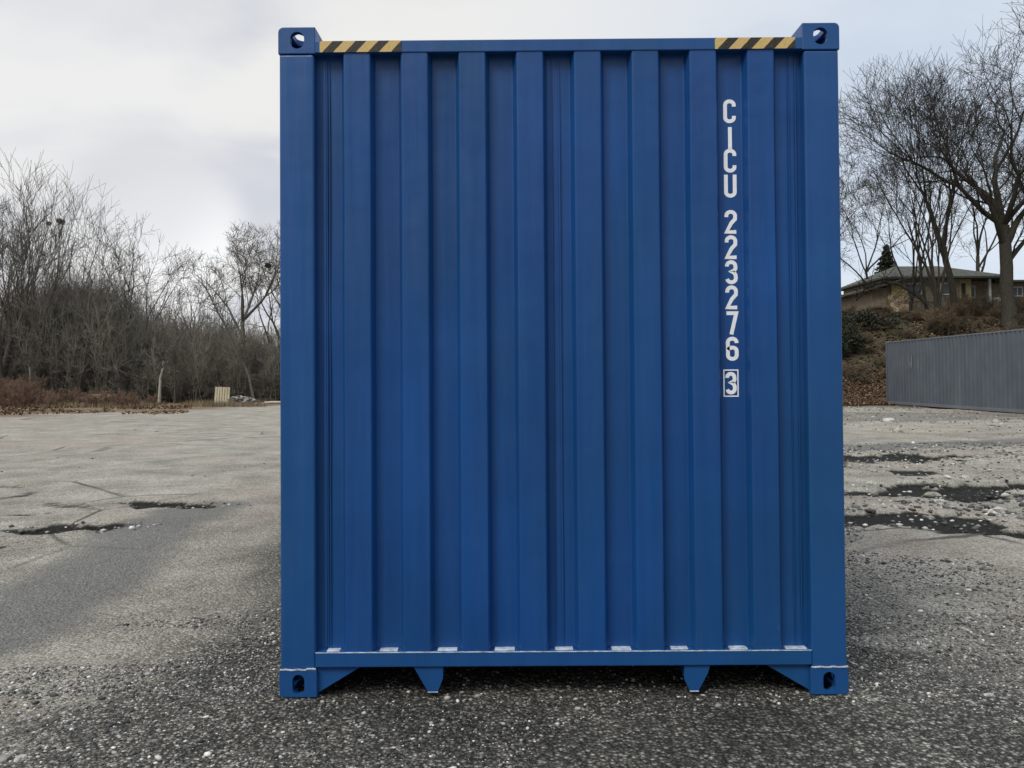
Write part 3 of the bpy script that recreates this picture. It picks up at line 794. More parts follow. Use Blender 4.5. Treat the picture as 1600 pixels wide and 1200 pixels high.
def hip(bm, x0, x1, y0, y1, z0, z1, ra, rb):
    ym = (y0 + y1) / 2; e = [(x0, y0), (x1, y0), (x1, y1), (x0, y1)]
    lo = [bm.verts.new((x, y, z0)) for x, y in e]; mid = [bm.verts.new((x, y, z0 + .14)) for x, y in e]
    a = bm.verts.new((ra, ym, z1)); c_ = bm.verts.new((rb, ym, z1))
    for i in range(4): bm.faces.new((lo[i], lo[(i + 1) % 4], mid[(i + 1) % 4], mid[i]))
    bm.faces.new(lo[::-1]); bm.faces.new((mid[0], mid[1], c_, a)); bm.faces.new((mid[1], mid[2], c_)); bm.faces.new((mid[2], mid[3], a, c_)); bm.faces.new((mid[3], mid[0], a))
b = bmesh.new(); hip(b, -5.2, 4.7, -.55, 8.6, 2.56, 4.1, -2.1, 1.5); bm_obj('roof', b, M_roof, hs)
b = bmesh.new(); hip(b, 4.2, 9.0, .8, 8.4, 2.38, 3.0, 5.6, 7.6); bm_obj('roof', b, M_roof, hs)
b = bmesh.new(); bx(b, -6.4, -4.72, -1.4, 5, -1.5, 1.75); bm_obj('side_wing', b, M_sid, hs)
b = bmesh.new(); prism_xz(b, [(-7.1, 1.45), (-3.6, 2.42), (-3.6, 2.54), (-7.1, 1.6)], -2.0, 5.6); bm_obj('roof', b, M_roof, hs)
b = bmesh.new(); bx(b, -5.25, -3.75, -1.6, -1.42, -.9, 1.15); bx(b, -3.74, -3.6, -1.5, -.01, -.9, 1.15); bm_obj('stone_facing', b, M_fs, hs)
b = bmesh.new(); bx(b, -5.0, -3.8, -1.55, -1.42, 1.152, 1.95); bm_obj('gable_board', b, M_yel, hs)
def window(x0, x1, z0, z1, y, mull=1):
    b = bmesh.new(); f = .09
    bx(b, x0, x1, y - .06, y - .002, z0, z0 + f); bx(b, x0, x1, y - .06, y - .002, z1 - f, z1)
    bx(b, x0, x0 + f, y - .06, y - .002, z0 + f, z1 - f); bx(b, x1 - f, x1, y - .06, y - .002, z0 + f, z1 - f)
    for k in range(mull):
        xm = x0 + (x1 - x0) * (k + 1) / (mull + 1); bx(b, xm - .03, xm + .03, y - .055, y - .002, z0 + f, z1 - f)
    w = bm_obj('window', b, M_trim, hs)
    b = bmesh.new(); bx(b, x0 + f, x1 - f, y - .03, y - .001, z0 + f, z1 - f); bm_obj('pane', b, M_gl, w)
window(-3.4, -1.9, 1.35, 2.25, 0); window(-.55, .4, 1.3, 2.25, 0, 0); window(2.5, 3.1, 1.2, 2.2, 1.6, 0); window(6, 6.9, 1.3, 2.1, 1.65)
b = bmesh.new(); bx(b, 1.15, 1.45, -.005, .02, .4, 2.2); bm_obj('door', b, M_dk, hs)
b = bmesh.new(); bx(b, 3.32, 3.5, .1, .28, -.6, 2.55); bm_obj('porch_post', b, M_trim, hs)
b = bmesh.new(); bx(b, 3.7, 4.6, .15, .22, 1.0, 1.1)
for k in range(8): bx(b, 3.72 + .12 * k, 3.75 + .12 * k, .17, .2, .0, 1.01)
bm_obj('railing', b, M_trim, hs)
b = bmesh.new(); bx(b, 1.95, 8.4, .3, 1.59, -.9, .02); bm_obj('porch_floor', b, M_sid, hs)

# ------------------------------------------------------------------ bare trees
def bark(name, a, b_, sc_=14):
    t = NT(name, .9, .2); v = t.coord('Object', (1, 1, .35)); t.col(t.mix(t.rng(t.noise(sc_, 5, .7, v), .3, .7), a, b_)); t.bump(t.noise(sc_ * 1.5, 4, .7, v), .5, .03); return t.m
M_bk_l = bark('grey_brown_bark', (.070, .063, .053), (.145, .132, .112))
M_tw_l = bark('grey_brown_twigs', (.085, .077, .064), (.15, .137, .115), 2)
M_bk_r = bark('dark_bark', (.022, .020, .016), (.060, .054, .040))
M_tw_r = bark('dark_twigs', (.022, .020, .017), (.050, .046, .036), 2)
M_pb = bark('pale_birch_bark', (.28, .26, .21), (.48, .45, .38))

def grow(seed, H, trunk_r, fork, limbs, spread, up, depth=6, ratio=.79, ang=(12, 32), lat=1.2, minr=.007, lean=(0, 0), wig=.07, jag=1.0, last=3):
    """forking winter tree: every branch ends in a fork and carries a few side shoots; scaled to height H"""
    rg = random.Random(seed); out = []
    def walk(p, d, L, r, r_end, lev):
        n = 5 if lev <= 2 else (3 if lev <= depth - 2 else 2)
        pts, rad, dirs = [p], [r], []
        for i in range(n):
            d = d + Vector((rg.gauss(0, wig * jag), rg.gauss(0, wig * jag), rg.gauss(0, wig))) + Vector((0, 0, up * .075))
            d.normalize(); dirs.append(d.copy()); p = p + d * (L / n); pts.append(p); rad.append(r + (r_end - r) * (i + 1) / n)
        out.append((pts, rad, lev)); return pts, rad, dirs
    def turn(d, a):
        ax = d.orthogonal().normalized(); ax.rotate(Matrix.Rotation(rg.uniform(0, 6.283), 3, d)); q = d.copy(); q.rotate(Matrix.Rotation(a, 3, ax)); return q
    def sub(p, d, L, r, lev):
        r_end = max(minr * .8, r * .62)
        pts, rad, dirs = walk(p, d, L, r, r_end, lev)
        if lev >= depth: return
        m = 2 if rg.random() < .72 else 3
        if lev == depth - 1: m = last
        fine = lev >= depth - 2
        base = rg.uniform(0, 6.283); ax0 = dirs[-1].orthogonal().normalized(); ax0.rotate(Matrix.Rotation(base, 3, dirs[-1]))
        for k in range(m):
            ax = ax0.copy(); ax.rotate(Matrix.Rotation(6.283 * k / m + rg.uniform(-.4, .4), 3, dirs[-1]))
            q = dirs[-1].copy(); q.rotate(Matrix.Rotation(R(rg.uniform(*ang) * (.6 if k == 0 else 1.0) + (rg.uniform(4, 26) if fine else 0)), 3, ax))
            sub(pts[-1], q, L * ratio * rg.uniform(.8, 1.15) * (.80 if fine else 1.0), max(minr, r_end * (.92 if k == 0 else .74)), lev + 1)
        nl = int(lat + (1.0 if fine else 0) + rg.random())
        for k in range(nl):
            t_ = rg.uniform(.25, .9) * len(dirs); i = min(int(t_), len(dirs) - 1)
            sub(pts[i].lerp(pts[i + 1], t_ - i), turn(dirs[i], R(rg.uniform(ang[1] * .8, ang[1] * 1.7))), L * ratio * rg.uniform(.6, .95), max(minr, rad[i] * .45), min(depth, lev + (1 if lev > 2 else 2)))
    d0 = Vector((lean[0], lean[1], 1)).normalized(); Lt = H * fork
    tp, tr, td = walk(Vector((0, 0, -.25)), d0, Lt + .25, trunk_r, trunk_r * .78, 0); tr[0] = trunk_r * 1.3
    L1 = (H - Lt) * (1 - ratio) / (1 - ratio ** depth) * 1.05; az0 = rg.uniform(0, 6.28)
    for k in range(limbs):
        az = az0 + 6.283 * (k + rg.uniform(-.25, .25)) / limbs; el = R(spread) * (rg.uniform(.55, 1.1) if k else .15)
        nd = (Vector((math.sin(el) * math.cos(az), math.sin(el) * math.sin(az), math.cos(el))) + d0 * .2).normalized()
        i = -1 if k < 3 else rg.choice((-1, -2, -2, -3))
        sub(tp[i], nd, L1 * rg.uniform(.85, 1.25), trunk_r * rg.uniform(.38, .62), 1)
    zs = sorted(pts[-1].z for pts, rad, lev in out); top = zs[int(len(zs) * .996)]; k = H / top
    out = [([q * k for q in pts], rad, lev) for pts, rad, lev in out]
    return [o for o in out if o[2] <= 2], [o for o in out if o[2] > 2]
def segs_of(lst):
    o = []
    for pts, rad, lev in lst:
        for i in range(len(pts) - 1): o.append((*pts[i], *pts[i + 1], rad[i], rad[i + 1]))
    return np.array(o)
def tree_meshes(thick, thin):
    tm = join_vf([tube_vf(p, r, 8) for p, r, l in thick]); me1 = fast_mesh('trunk', *tm, 4, True)
    v, f = frusta(segs_of(thin), 3); return me1, fast_mesh('crown', v, f, 4, False)
def tree(loc, label, gen, mats=None, rz=0.0, name='bare_tree', group=None, cat='tree', sink=0.0):
    me = tree_meshes(*gen) if not isinstance(gen[0], bpy.types.Mesh) else gen
    o = root(name, (loc[0], loc[1], gh(loc[0], loc[1]) - sink), rz, label, cat, group)
    m = mats or (M_bk_l, M_tw_l)
    link('trunk', me[0], m[0], o); link('crown', me[1], m[1], o)
    return o, me
def gx_at(px, Y): return at(px, 600, Y).x
def tl(px, Y): return (gx_at(px, Y), Y)
def top_h(py, px, Y):                                  # tree height so that its top stands at that survey row
    p = at(px, py, Y); return p.z - gh(p.x, Y)

GL = 'bare trees along the left edge of the yard'
LT = [
    (4, 47, 252, dict(seed=1, trunk_r=.34, fork=.06, limbs=9, spread=40, up=1.0, depth=6, ratio=.82, lat=.9, ang=(7, 22), minr=.0095, last=3), 'tallest bare tree at the far left with many upright stems fanning out'),
    (50, 50, 290, dict(seed=2, trunk_r=.24, fork=.10, limbs=4, spread=40, up=.8, depth=6, ratio=.82, lat=.6, ang=(8, 24), minr=.0095), 'bare spreading tree just right of the tallest tree at the far left'),
    (92, 52, 330, dict(seed=3, trunk_r=.18, fork=.18, limbs=4, spread=52, up=.5, depth=5, ratio=.82, lat=.8, ang=(12, 34), minr=.0095), 'bare tree with bird nest whose branches arch over the bushy thicket'),
    (190, 54, 335, dict(seed=4, trunk_r=.13, fork=.45, limbs=4, spread=24, up=.6, depth=5, lat=.8, ang=(12, 28), minr=.0095), 'slender upright bare tree standing behind the thicket between two arching trees'),
    (228, 53, 362, dict(seed=5, trunk_r=.15, fork=.25, limbs=4, spread=42, up=.3, depth=5, ratio=.82, lean=(.18, 0), lat=.9, ang=(10, 30), minr=.0095), 'bare tree leaning and arching to the right behind the thicket'),
    (302, 56, 408, dict(seed=6, trunk_r=.10, fork=.42, limbs=4, spread=28, up=.5, depth=5, lat=.7, ang=(12, 30), minr=.0095), 'thin short bare tree in the lowest gap of the treeline'),
    (384, 50, 342, dict(seed=7, trunk_r=.17, fork=.44, limbs=5, spread=44, up=.5, depth=6, ratio=.77, lat=1.0, lean=(-.05, 0), ang=(14, 36), minr=.0095), 'bare tree with round crown behind the wooden pallet'),
    (432, 52, 348, dict(seed=8, trunk_r=.18, fork=.34, limbs=5, spread=38, up=.5, depth=6, ratio=.77, lat=1.0, ang=(14, 36), minr=.0095), 'bare tree with bird nest close beside the left edge of the blue container'),
    (345, 60, 430, dict(seed=10, trunk_r=.10, fork=.3, limbs=4, spread=34, up=.5, depth=4), 'faint bare tree left of the round crowned tree'),
    (150, 60, 385, dict(seed=11, trunk_r=.12, fork=.3, limbs=4, spread=40, up=.5, depth=4, last=4), 'bare tree showing its top above the rounded thicket dome'),
    (262, 62, 405, dict(seed=12, trunk_r=.11, fork=.3, limbs=4, spread=34, up=.5, depth=4, last=4), 'bare tree far back behind the tree arching to the right'),
]
for px, Y, pyt, kw, lb in LT:
    g = grow(H=top_h(pyt, px, Y), **kw); tree(tl(px, Y), lb, g, group=GL)
# leaning thin tree and pale snag in front of the thicket
def simple_tree(name, label, cat, pts, rads, mat, loc, twig_seed, ntw, twl, tmat=None):
    rg = random.Random(twig_seed); o = root(name, loc, 0, label, cat)
    v, f = tube_vf(pts, rads, 7); link('trunk', fast_mesh('trunk', v, f, 4, True), mat, o)
    sg = []
    P = [Vector(p) for p in pts]
    for k in range(ntw):
        t_ = .4 + .6 * rg.random(); i = min(len(P) - 2, int(t_ * (len(P) - 1))); p = P[i].lerp(P[i + 1], rg.random())
        d = Vector((rg.gauss(0, .7), rg.gauss(0, .7), abs(rg.gauss(.6, .4)))).normalized(); l = twl * rg.uniform(.5, 1)
        q = p + d * l; sg.append((*p, *q, .02, .009))
        for _ in range(6):
            d2 = (d + Vector((rg.gauss(0, .5), rg.gauss(0, .5), rg.gauss(0.1, .4)))).normalized(); s = p.lerp(q, rg.random()); sg.append((*s, *(s + d2 * l * .5), .012, .007))
    v, f = frusta(np.array(sg), 3); link('crown', fast_mesh('crown', v, f, 4), tmat or M_tw_l, o); return o
p = at(250, 618, 46); simple_tree('tree_snag', 'pale forked dead trunk standing at the edge of the yard', 'tree', [(-.06, 0, -.1), (-.03, 0, .5), (0, 0, 1.1), (.05, 0, 1.6), (.15, .02, 2.0), (.2, .05, 2.5)], [.10, .085, .075, .07, .06, .035], M_pb, (p.x, 46, gh(p.x, 46)), 3, 10, 1.0)
p = at(273, 618, 47); simple_tree('sapling', 'thin grey sapling just right of the pale forked trunk', 'tree', [(0, 0, -.1), (.03, 0, 1.2), (0, 0, 2.4), (.08, 0, 3.6)], [.06, .05, .04, .02], M_bk_l, (p.x, 47, gh(p.x, 47)), 4, 26, 1.3)
p = at(398, 612, 46); simple_tree('leaning_tree', 'thin leaning bare tree crossing the thicket beside the wooden pallet', 'tree', [(0, 0, -.1), (-.35, 0, 1.6), (-1.2, 0, 3.6), (-2.1, 0, 5.2), (-2.9, 0, 6.8)], [.09, .08, .07, .05, .025], M_bk_l, (p.x, 46, gh(p.x, 46)), 5, 40, 1.8)
p = at(46, 612, 45); simple_tree('sapling', 'thin pale sapling at the far left in front of the thicket', 'tree', [(0, 0, -.1), (.05, 0, 1.0), (0, 0, 2.2)], [.04, .035, .02], M_pb, (p.x, 45, gh(p.x, 45)), 6, 8, .7)

# right group on the hill
GR = 'bare trees on the hill at the right'
RT = [
    (1579, 49.5, -6, dict(seed=21, trunk_r=.42, fork=.34, limbs=8, spread=60, up=.45, depth=6, ratio=.82, lat=1.4, ang=(14, 38), wig=.12, minr=.012, last=3), 'largest dark bare tree with thick trunk at the right edge', (M_bk_r, M_tw_r)),
    (1470, 51, 96, dict(seed=22, trunk_r=.19, fork=.05, limbs=5, spread=22, up=.4, depth=6, ratio=.83, lat=.5, ang=(8, 26), wig=.06, minr=.010, lean=(-.16, 0), last=3), 'multi stemmed bare tree before the house leaning left', (M_bk_r, M_tw_r)),
    (1494, 52.5, 66, dict(seed=27, trunk_r=.24, fork=.30, limbs=4, spread=34, up=.5, depth=6, ratio=.83, lat=.5, ang=(10, 30), wig=.08, minr=.010, last=3), 'straight dark bare trunk in front of the house right half', (M_bk_r, M_tw_r)),
    (1425, 58, 138, dict(seed=24, trunk_r=.13, fork=.14, limbs=5, spread=30, up=.4, depth=6, ratio=.83, lat=.4, ang=(8, 26), wig=.06, minr=.010, lean=(-.10, 0)), 'slim bare tree standing left of the multi stemmed tree', (M_bk_r, M_tw_r)),
    (1452, 55, 116, dict(seed=31, trunk_r=.12, fork=.3, limbs=4, spread=24, up=.4, depth=6, ratio=.83, lat=.4, ang=(8, 26), wig=.06, minr=.010, lean=(-.2, 0)), 'slim bare trunk leaning far left in front of the house roof', (M_bk_r, M_tw_r)),
    (1306, 50, 225, dict(seed=25, trunk_r=.17, fork=.33, limbs=5, spread=56, up=.15, depth=6, ratio=.82, lat=1.0, ang=(18, 44), wig=.15, minr=.010), 'crooked bare tree just past the right edge of the blue container', (M_bk_r, M_tw_r)),
    (1655, 56, 60, dict(seed=26, trunk_r=.3, fork=.3, limbs=5, spread=44, up=.4, depth=6, ratio=.83, ang=(14, 36), wig=.10, minr=.011, last=3), 'bare tree mostly cut off by the right edge of the photo', (M_bk_r, M_tw_r)),
    (1535, 72, 140, dict(seed=28, trunk_r=.2, fork=.3, limbs=5, spread=40, up=.5, depth=6, ratio=.82, ang=(12, 32), lat=.6, wig=.09, minr=.012), 'bare tree rising behind the house roof', (M_bk_r, M_tw_r)),
    (1368, 66, 225, dict(seed=29, trunk_r=.13, fork=.25, limbs=5, spread=40, up=.4, depth=6, ratio=.82, ang=(12, 32), lat=.6, wig=.09, minr=.011), 'bare tree behind the dark conifer', (M_bk_r, M_tw_r)),
]
for px, Y, pyt, kw, lb, mt in RT:
    g = grow(H=top_h(pyt, px, Y), **kw); tree(tl(px, Y), lb, g, mt, group=GR)

# bird nests
def nest(px, py, Y, lb, rr=.2):
    rg = random.Random(px); p = at(px, py, Y); sg = []
    for k in range(170):
        d = Vector((rg.gauss(0, 1), rg.gauss(0, 1), rg.gauss(0, .8))).normalized() * rr * rg.uniform(.3, 1); e = Vector((rg.gauss(0, 1), rg.gauss(0, 1), rg.gauss(0, .6))).normalized() * rr * .6
        sg.append((*(d - e), *(d + e), .014, .010))
    v, f = frusta(np.array(sg), 3); o = link('bird_nest', fast_mesh('bird_nest', v, f, 4), M_tw_r); o.location = p; setp(o, lb, 'nest')
nest(95, 346, 50.5, 'dark round bird nest high in the tall tree at the far left')
nest(76, 349, 50.5, 'smaller dark bird nest just left of the round one', .13)
nest(419, 415, 51.5, 'dark bird nest in the tree beside the blue container', .19)

# ------------------------------------------------------------------ thicket, undergrowth (masses)
def shrub_segs(rg, H, W, stems, b1, b2, r0=.022, rmin=.008, up=.9):
    sg = []
    for k in range(stems):
        az = rg.uniform(0, 6.28); el = R(rg.uniform(2, 34)); d = Vector((math.sin(el) * math.cos(az), math.sin(el) * math.sin(az), math.cos(el)))
        p = Vector((rg.gauss(0, W * .22), rg.gauss(0, W * .22), -.1)); L = H * rg.uniform(.6, 1.0); n = 4; r = r0 * rg.uniform(.7, 1.2); pts = [p]
        for i in range(n):
            d = (d + Vector((rg.gauss(0, .13), rg.gauss(0, .13), .03))).normalized(); q = p + d * (L / n); sg.append((*p, *q, max(rmin, r * (1 - i * .2)), max(rmin, r * (.8 - i * .2)))); p = q; pts.append(p)
        for j in range(b1):
            t_ = rg.uniform(.15, .98) * n; i = min(n - 1, int(t_)); s = pts[i].lerp(pts[i + 1], t_ - i)
            d2 = (d * .45 + Vector((rg.gauss(0, .7), rg.gauss(0, .7), rg.gauss(.2, .45)))).normalized(); l2 = L * rg.uniform(.15, .38); e = s + d2 * l2; sg.append((*s, *e, max(rmin, r * .5), rmin))
            for m in range(b2):
                s2 = s.lerp(e, rg.uniform(.2, 1)); d3 = (d2 * .8 + Vector((rg.gauss(0, .7), rg.gauss(0, .7), rg.gauss(.1, .55)))).normalized(); sg.append((*s2, *(s2 + d3 * l2 * rg.uniform(.35, .7)), rmin, rmin * .8))
    return np.array(sg)
def scatter_shrubs(protos, spots, rng_):
    parts = []
    for x, y, sxy, sz in spots:
        s = protos[rng_.randrange(len(protos))].copy(); a = rng_.uniform(0, 6.28); ca, sa = math.cos(a), math.sin(a)
        for o in (0, 3):
            X = (s[:, o] * ca - s[:, o + 1] * sa) * sxy + x; Y = (s[:, o] * sa + s[:, o + 1] * ca) * sxy + y
            s[:, o] = X; s[:, o + 1] = Y; s[:, o + 2] = s[:, o + 2] * sz + 0
        z = gh(x, y); s[:, 2] += z; s[:, 5] += z; parts.append(s)
    return frusta(np.concatenate(parts), 3)
rg = random.Random(77)
protos = [shrub_segs(rg, 1.0, 1.0, 9, 13, 7, .0048, .0018) for _ in range(5)]   # unit height, scaled up
for q in protos: q[:, 6:8] *= 1.0
def shrub_field(name, spots, mat, label, cat, rscale=4.5, kind='stuff'):
    parts_v = scatter_shrubs([np.concatenate([q[:, :6], q[:, 6:8] * rscale], 1) for q in protos], spots, rg)
    o = link(name, fast_mesh(name, *parts_v, 4), mat); return setp(o, label, cat, kind=kind)
t = NT('thicket_twigs', .9, .15); isl = t.noise(.35, 4, .6, t.coord('Object'))
t.col(t.mix(t.rng(isl, .35, .65), (.135, .127, .103), (.225, .206, .172))); M_thk = t.m
def profile_top(px):                                   # survey row of the thicket's top edge
    return float(np.interp(px, [-80, 20, 55, 85, 130, 178, 205, 260, 330, 400, 440, 520], [520, 505, 470, 412, 404, 438, 470, 466, 478, 497, 508, 505]))
spots = []
for k in range(230):
    Y = rg.choice([49, 51, 53.5, 56, 59]) + rg.uniform(-1.2, 1.2); px = rg.uniform(-110, 480)
    H = (at(px, profile_top(px), Y).z - gh(gx_at(px, Y), Y)) * rg.uniform(.72, 1.04)
    spots.append((gx_at(px, Y), Y, H * .62, H))
for k in range(120):                                   # the same thicket carries on behind the container
    Y = rg.uniform(50, 58); px = rg.uniform(470, 1000); H = rg.uniform(3.6, 5.4); spots.append((gx_at(px, Y), Y, H * .62, H))
for k in range(46):
    px = rg.uniform(75, 185); Y = rg.uniform(50, 55); H = (at(px, profile_top(px), Y).z - gh(gx_at(px, Y), Y)) * rg.uniform(.85, 1.0); spots.append((gx_at(px, Y), Y, H * .55, H))
for k in range(120):
    px = -100 + 570 * (k + rg.random()) / 120; Y = rg.uniform(48, 50.5); H = rg.uniform(1.2, 2.9); spots.append((gx_at(px, Y), Y, H * .9, H))
shrub_field('thicket', spots, M_thk, 'tangled grey brown leafless thicket along the left edge of the yard', 'thicket', 4.6)
# deeper woods behind
spots = []
for k in range(330):
    Y = rg.uniform(64, 92); px = rg.uniform(-300, 1150); H = (at(px, profile_top(px) + 30, Y).z - gh(gx_at(px, Y), Y)) * rg.uniform(.7, 1.0); spots.append((gx_at(px, Y), Y, H * .8, H))
shrub_field('far_woods', spots, M_thk, 'far leafless woods seen through the thicket', 'woods', 9.0)
# reddish brush in the left corner
t = NT('reddish_stems', .9, .15); t.col(t.mix(t.island(), (.12, .075, .055), (.24, .165, .12))); M_red = t.m
spots = []
for k in range(90):
    px = rg.uniform(-120, 175) if k < 70 else rg.uniform(150, 240); Y = rg.uniform(41, 46); H = rg.uniform(.6, 1.9) * (1 if px < 60 else .55); spots.append((gx_at(px, Y), Y, H * .9, H))
shrub_field('reddish_brush', spots, M_red, 'low reddish brown dead brush before the thicket', 'brush', 3.2)

# blades of dead grass
def blades(name, pts, hmin, hmax, mat, label, w=.012):
    r_ = np.random.RandomState(len(pts)); P = np.array(pts); n = len(P); z = gha(P[:, 0], P[:, 1]); a = r_.rand(n) * 6.28; h = hmin + (hmax - hmin) * r_.rand(n)
    lx, ly = np.cos(a), np.sin(a); ln = h * r_.uniform(.1, .8, n)
    b0 = np.stack([P[:, 0] - ly * w, P[:, 1] + lx * w, z - .02], 1); b1 = np.stack([P[:, 0] + ly * w, P[:, 1] - lx * w, z - .02], 1)
    tp = np.stack([P[:, 0] + lx * ln, P[:, 1] + ly * ln, z + h], 1)
    V = np.stack([b0, b1, tp], 1).reshape(-1, 3); F = np.arange(n * 3).reshape(-1, 3)
    o = link(name, fast_mesh(name, V, F, 3), mat); return setp(o, label, 'grass', kind='stuff')
t = NT('dead_grass', .9, .15); t.col(t.mix(t.island(), (.11, .085, .05), (.27, .20, .125))); M_gr_d = t.m
pts = []
while len(pts) < 16000:
    px = rg.uniform(-120, 470); Y = rg.uniform(40, 48); x = gx_at(px, Y)
    if vnoise(x, Y, .6, 9) > .42 + (.18 if px > 240 else 0) - (.15 if abs(px - 165) < 45 and Y > 43 else 0): pts.append((x, Y))
blades('dead_grass', pts, .05, .32, M_gr_d, 'dry brown grass at the edge of the left thicket')

# fallen leaves
def leaves(name, pts, size, mat, label):
    r_ = np.random.RandomState(len(pts) + 5); P = np.array(pts); n = len(P); z = gha(P[:, 0], P[:, 1]) + .01 + .06 * r_.rand(n)
    u = r_.normal(size=(n, 3)); u[:, 2] *= .45; u /= np.linalg.norm(u, axis=1, keepdims=True); w = r_.normal(size=(n, 3)); w[:, 2] *= .5; w -= u * (w * u).sum(1, keepdims=True); w /= np.linalg.norm(w, axis=1, keepdims=True)
    s = (size * (.6 + .8 * r_.rand(n)))[:, None]; c = np.stack([P[:, 0], P[:, 1], z], 1); up = np.cross(u, w) * s * .25
    V = np.stack([c - u * s, c + w * s * .6 + up, c + u * s, c - w * s * .6 + up], 1).reshape(-1, 3)
    o = link(name, fast_mesh(name, V, np.arange(n * 4).reshape(-1, 4), 4), mat); return setp(o, label, 'leaves', kind='stuff')
t = NT('dry_leaf', .8, .25); t.col(t.ramp(t.island(), [(0, (.035, .025, .016)), (.45, (.085, .052, .030)), (.8, (.17, .105, .062)), (1, (.33, .24, .15))])); M_leaf = t.m
pts = []
while len(pts) < 26000:
    px = rg.uniform(1290, 1420); Y = 35.3 + 9 * rg.random() ** 1.3; x = gx_at(px, Y)
    if x < 16.7 or Y > 39.5: pts.append((x, Y))
for k in range(9000):
    px = rg.uniform(1430, 1660); Y = rg.uniform(44, 56); pts.append((gx_at(px, Y), Y))
n0 = len(pts)
while len(pts) < n0 + 4500:
    px = rg.uniform(-120, 300); Y = 29.5 + 16.5 * rg.random() ** .62; x = gx_at(px, Y)
    if vnoise(x, Y, .5, 14) > .5: pts.append((x, Y))
leaves('fallen_leaves', pts, .062, M_leaf, 'brown fallen leaves covering the slope and the yard edge')

# hillside brush and evergreens
t = NT('hill_brush_twigs', .9, .15); t.col(t.mix(t.rng(t.noise(.6, 4, .6, t.coord('Object')), .35, .65), (.070, .058, .038), (.16, .12, .078))); M_hb = t.m
spots = []
for k in range(150):
    px = rg.uniform(1290, 1680); Y = rg.uniform(42, 57); H = rg.uniform(.3, .8); spots.append((gx_at(px, Y), Y, H * 1.8, H))
for k in range(16):
    px = rg.uniform(1462, 1505); Y = rg.uniform(48.5, 51); H = rg.uniform(.8, 1.5); spots.append((gx_at(px, Y), Y, H * 1.1, H))
for k in range(26):
    px = rg.uniform(1490, 1600); Y = rg.uniform(53, 58); H = rg.uniform(.9, 1.7); spots.append((gx_at(px, Y), Y, H * 1.1, H))
shrub_field('hillside_brush', spots, M_hb, 'low dark tangled brush covering the hill below the house', 'brush', 4.0)
pts = []
for k in range(6500):
    px = rg.uniform(1300, 1680); Y = rg.uniform(42, 58); pts.append((gx_at(px, Y), Y))
t = NT('dull_ground_ivy', .7, .3); t.col(t.mix(t.island(), (.018, .026, .012), (.055, .062, .03))); M_ivy = t.m
leaves('ground_ivy', pts, .10, M_ivy, 'dull green ground ivy on the hillside below the house')

def leaf_cloud(n, fn, size, r_):
    c = np.array([fn() for _ in range(n)]); u = r_.normal(size=(n, 3)); u /= np.linalg.norm(u, axis=1, keepdims=True); w = r_.normal(size=(n, 3)); w -= u * (w * u).sum(1, keepdims=True); w /= np.linalg.norm(w, axis=1, keepdims=True)
    s = (size * (.6 + .8 * r_.rand(n)))[:, None]
    return np.stack([c - u * s, c + w * s * .5, c + u * s, c - w * s * .5], 1).reshape(-1, 3), np.arange(n * 4).reshape(-1, 4)
t = NT('dark_evergreen_leaf', .6, .3); t.col(t.mix(t.island(), (.010, .014, .008), (.034, .041, .020))); M_ev = t.m
r_ = np.random.RandomState(3)
def bush(px, py, Y, w, h, lb, n=2600):
    p = at(px, py, Y); z = gh(p.x, Y); o = root('evergreen_bush', (p.x, Y, z), 0, lb, 'bush')
    lob = [(rg.gauss(0, w * .3), rg.gauss(0, w * .3), h * rg.uniform(.25, .7), w * rg.uniform(.25, .42)) for _ in range(8)]
    def fn():
        a = rg.choice(lob); d = Vector((rg.gauss(0, 1), rg.gauss(0, 1), rg.gauss(0, 1))).normalized() * a[3] * rg.random() ** .4; return (a[0] + d.x, a[1] + d.y, max(.02, a[2] + d.z * h / w))
    v, f = leaf_cloud(n, fn, .075, r_); link('foliage', fast_mesh('foliage', v, f, 4), M_ev, o)
    sg = [(rg.gauss(0, .08), rg.gauss(0, .08), -.1, a[0], a[1], a[2], .04, .012) for a in lob]; v, f = frusta(np.array(sg), 4); link('stem', fast_mesh('stem', v, f, 4), M_bk_r, o)
bush(1342, 500, 49, 2.0, 1.3, 'wide dark evergreen bush left of the stone faced house corner')
bush(1322, 520, 46, 1.3, 2.3, 'tall dark evergreen bush beside the right edge of the blue container')
# conifer
p = at(1386, 470, 73); z = gh(p.x, 73); Hc = at(1386, 388, 73).z - z
cf = root('conifer_tree', (p.x, 73, z), 0, 'narrow dark green conifer left of the house roof', 'tree')
v, f = tube_vf([(0, 0, -.2), (0, 0, Hc * .5), (0, 0, Hc)], [.2, .12, .03], 7); link('trunk', fast_mesh('trunk', v, f, 4, True), M_bk_r, cf)
def cfn():
    t_ = rg.random() ** .75; lay = math.floor(t_ * 15) / 15; zz = lay * Hc; rad = (1 - lay) * 2.9 * rg.uniform(.15, 1) + .05; a = rg.uniform(0, 6.28) ; rad *= .78 + .22 * math.sin(a * 5 + lay * 40)
    return (rad * math.cos(a), rad * math.sin(a), zz + .5 - rad * .28 + rg.gauss(0, .09))
v, f = leaf_cloud(8000, cfn, .13, r_); link('crown', fast_mesh('crown', v, f, 4), M_ev, cf)

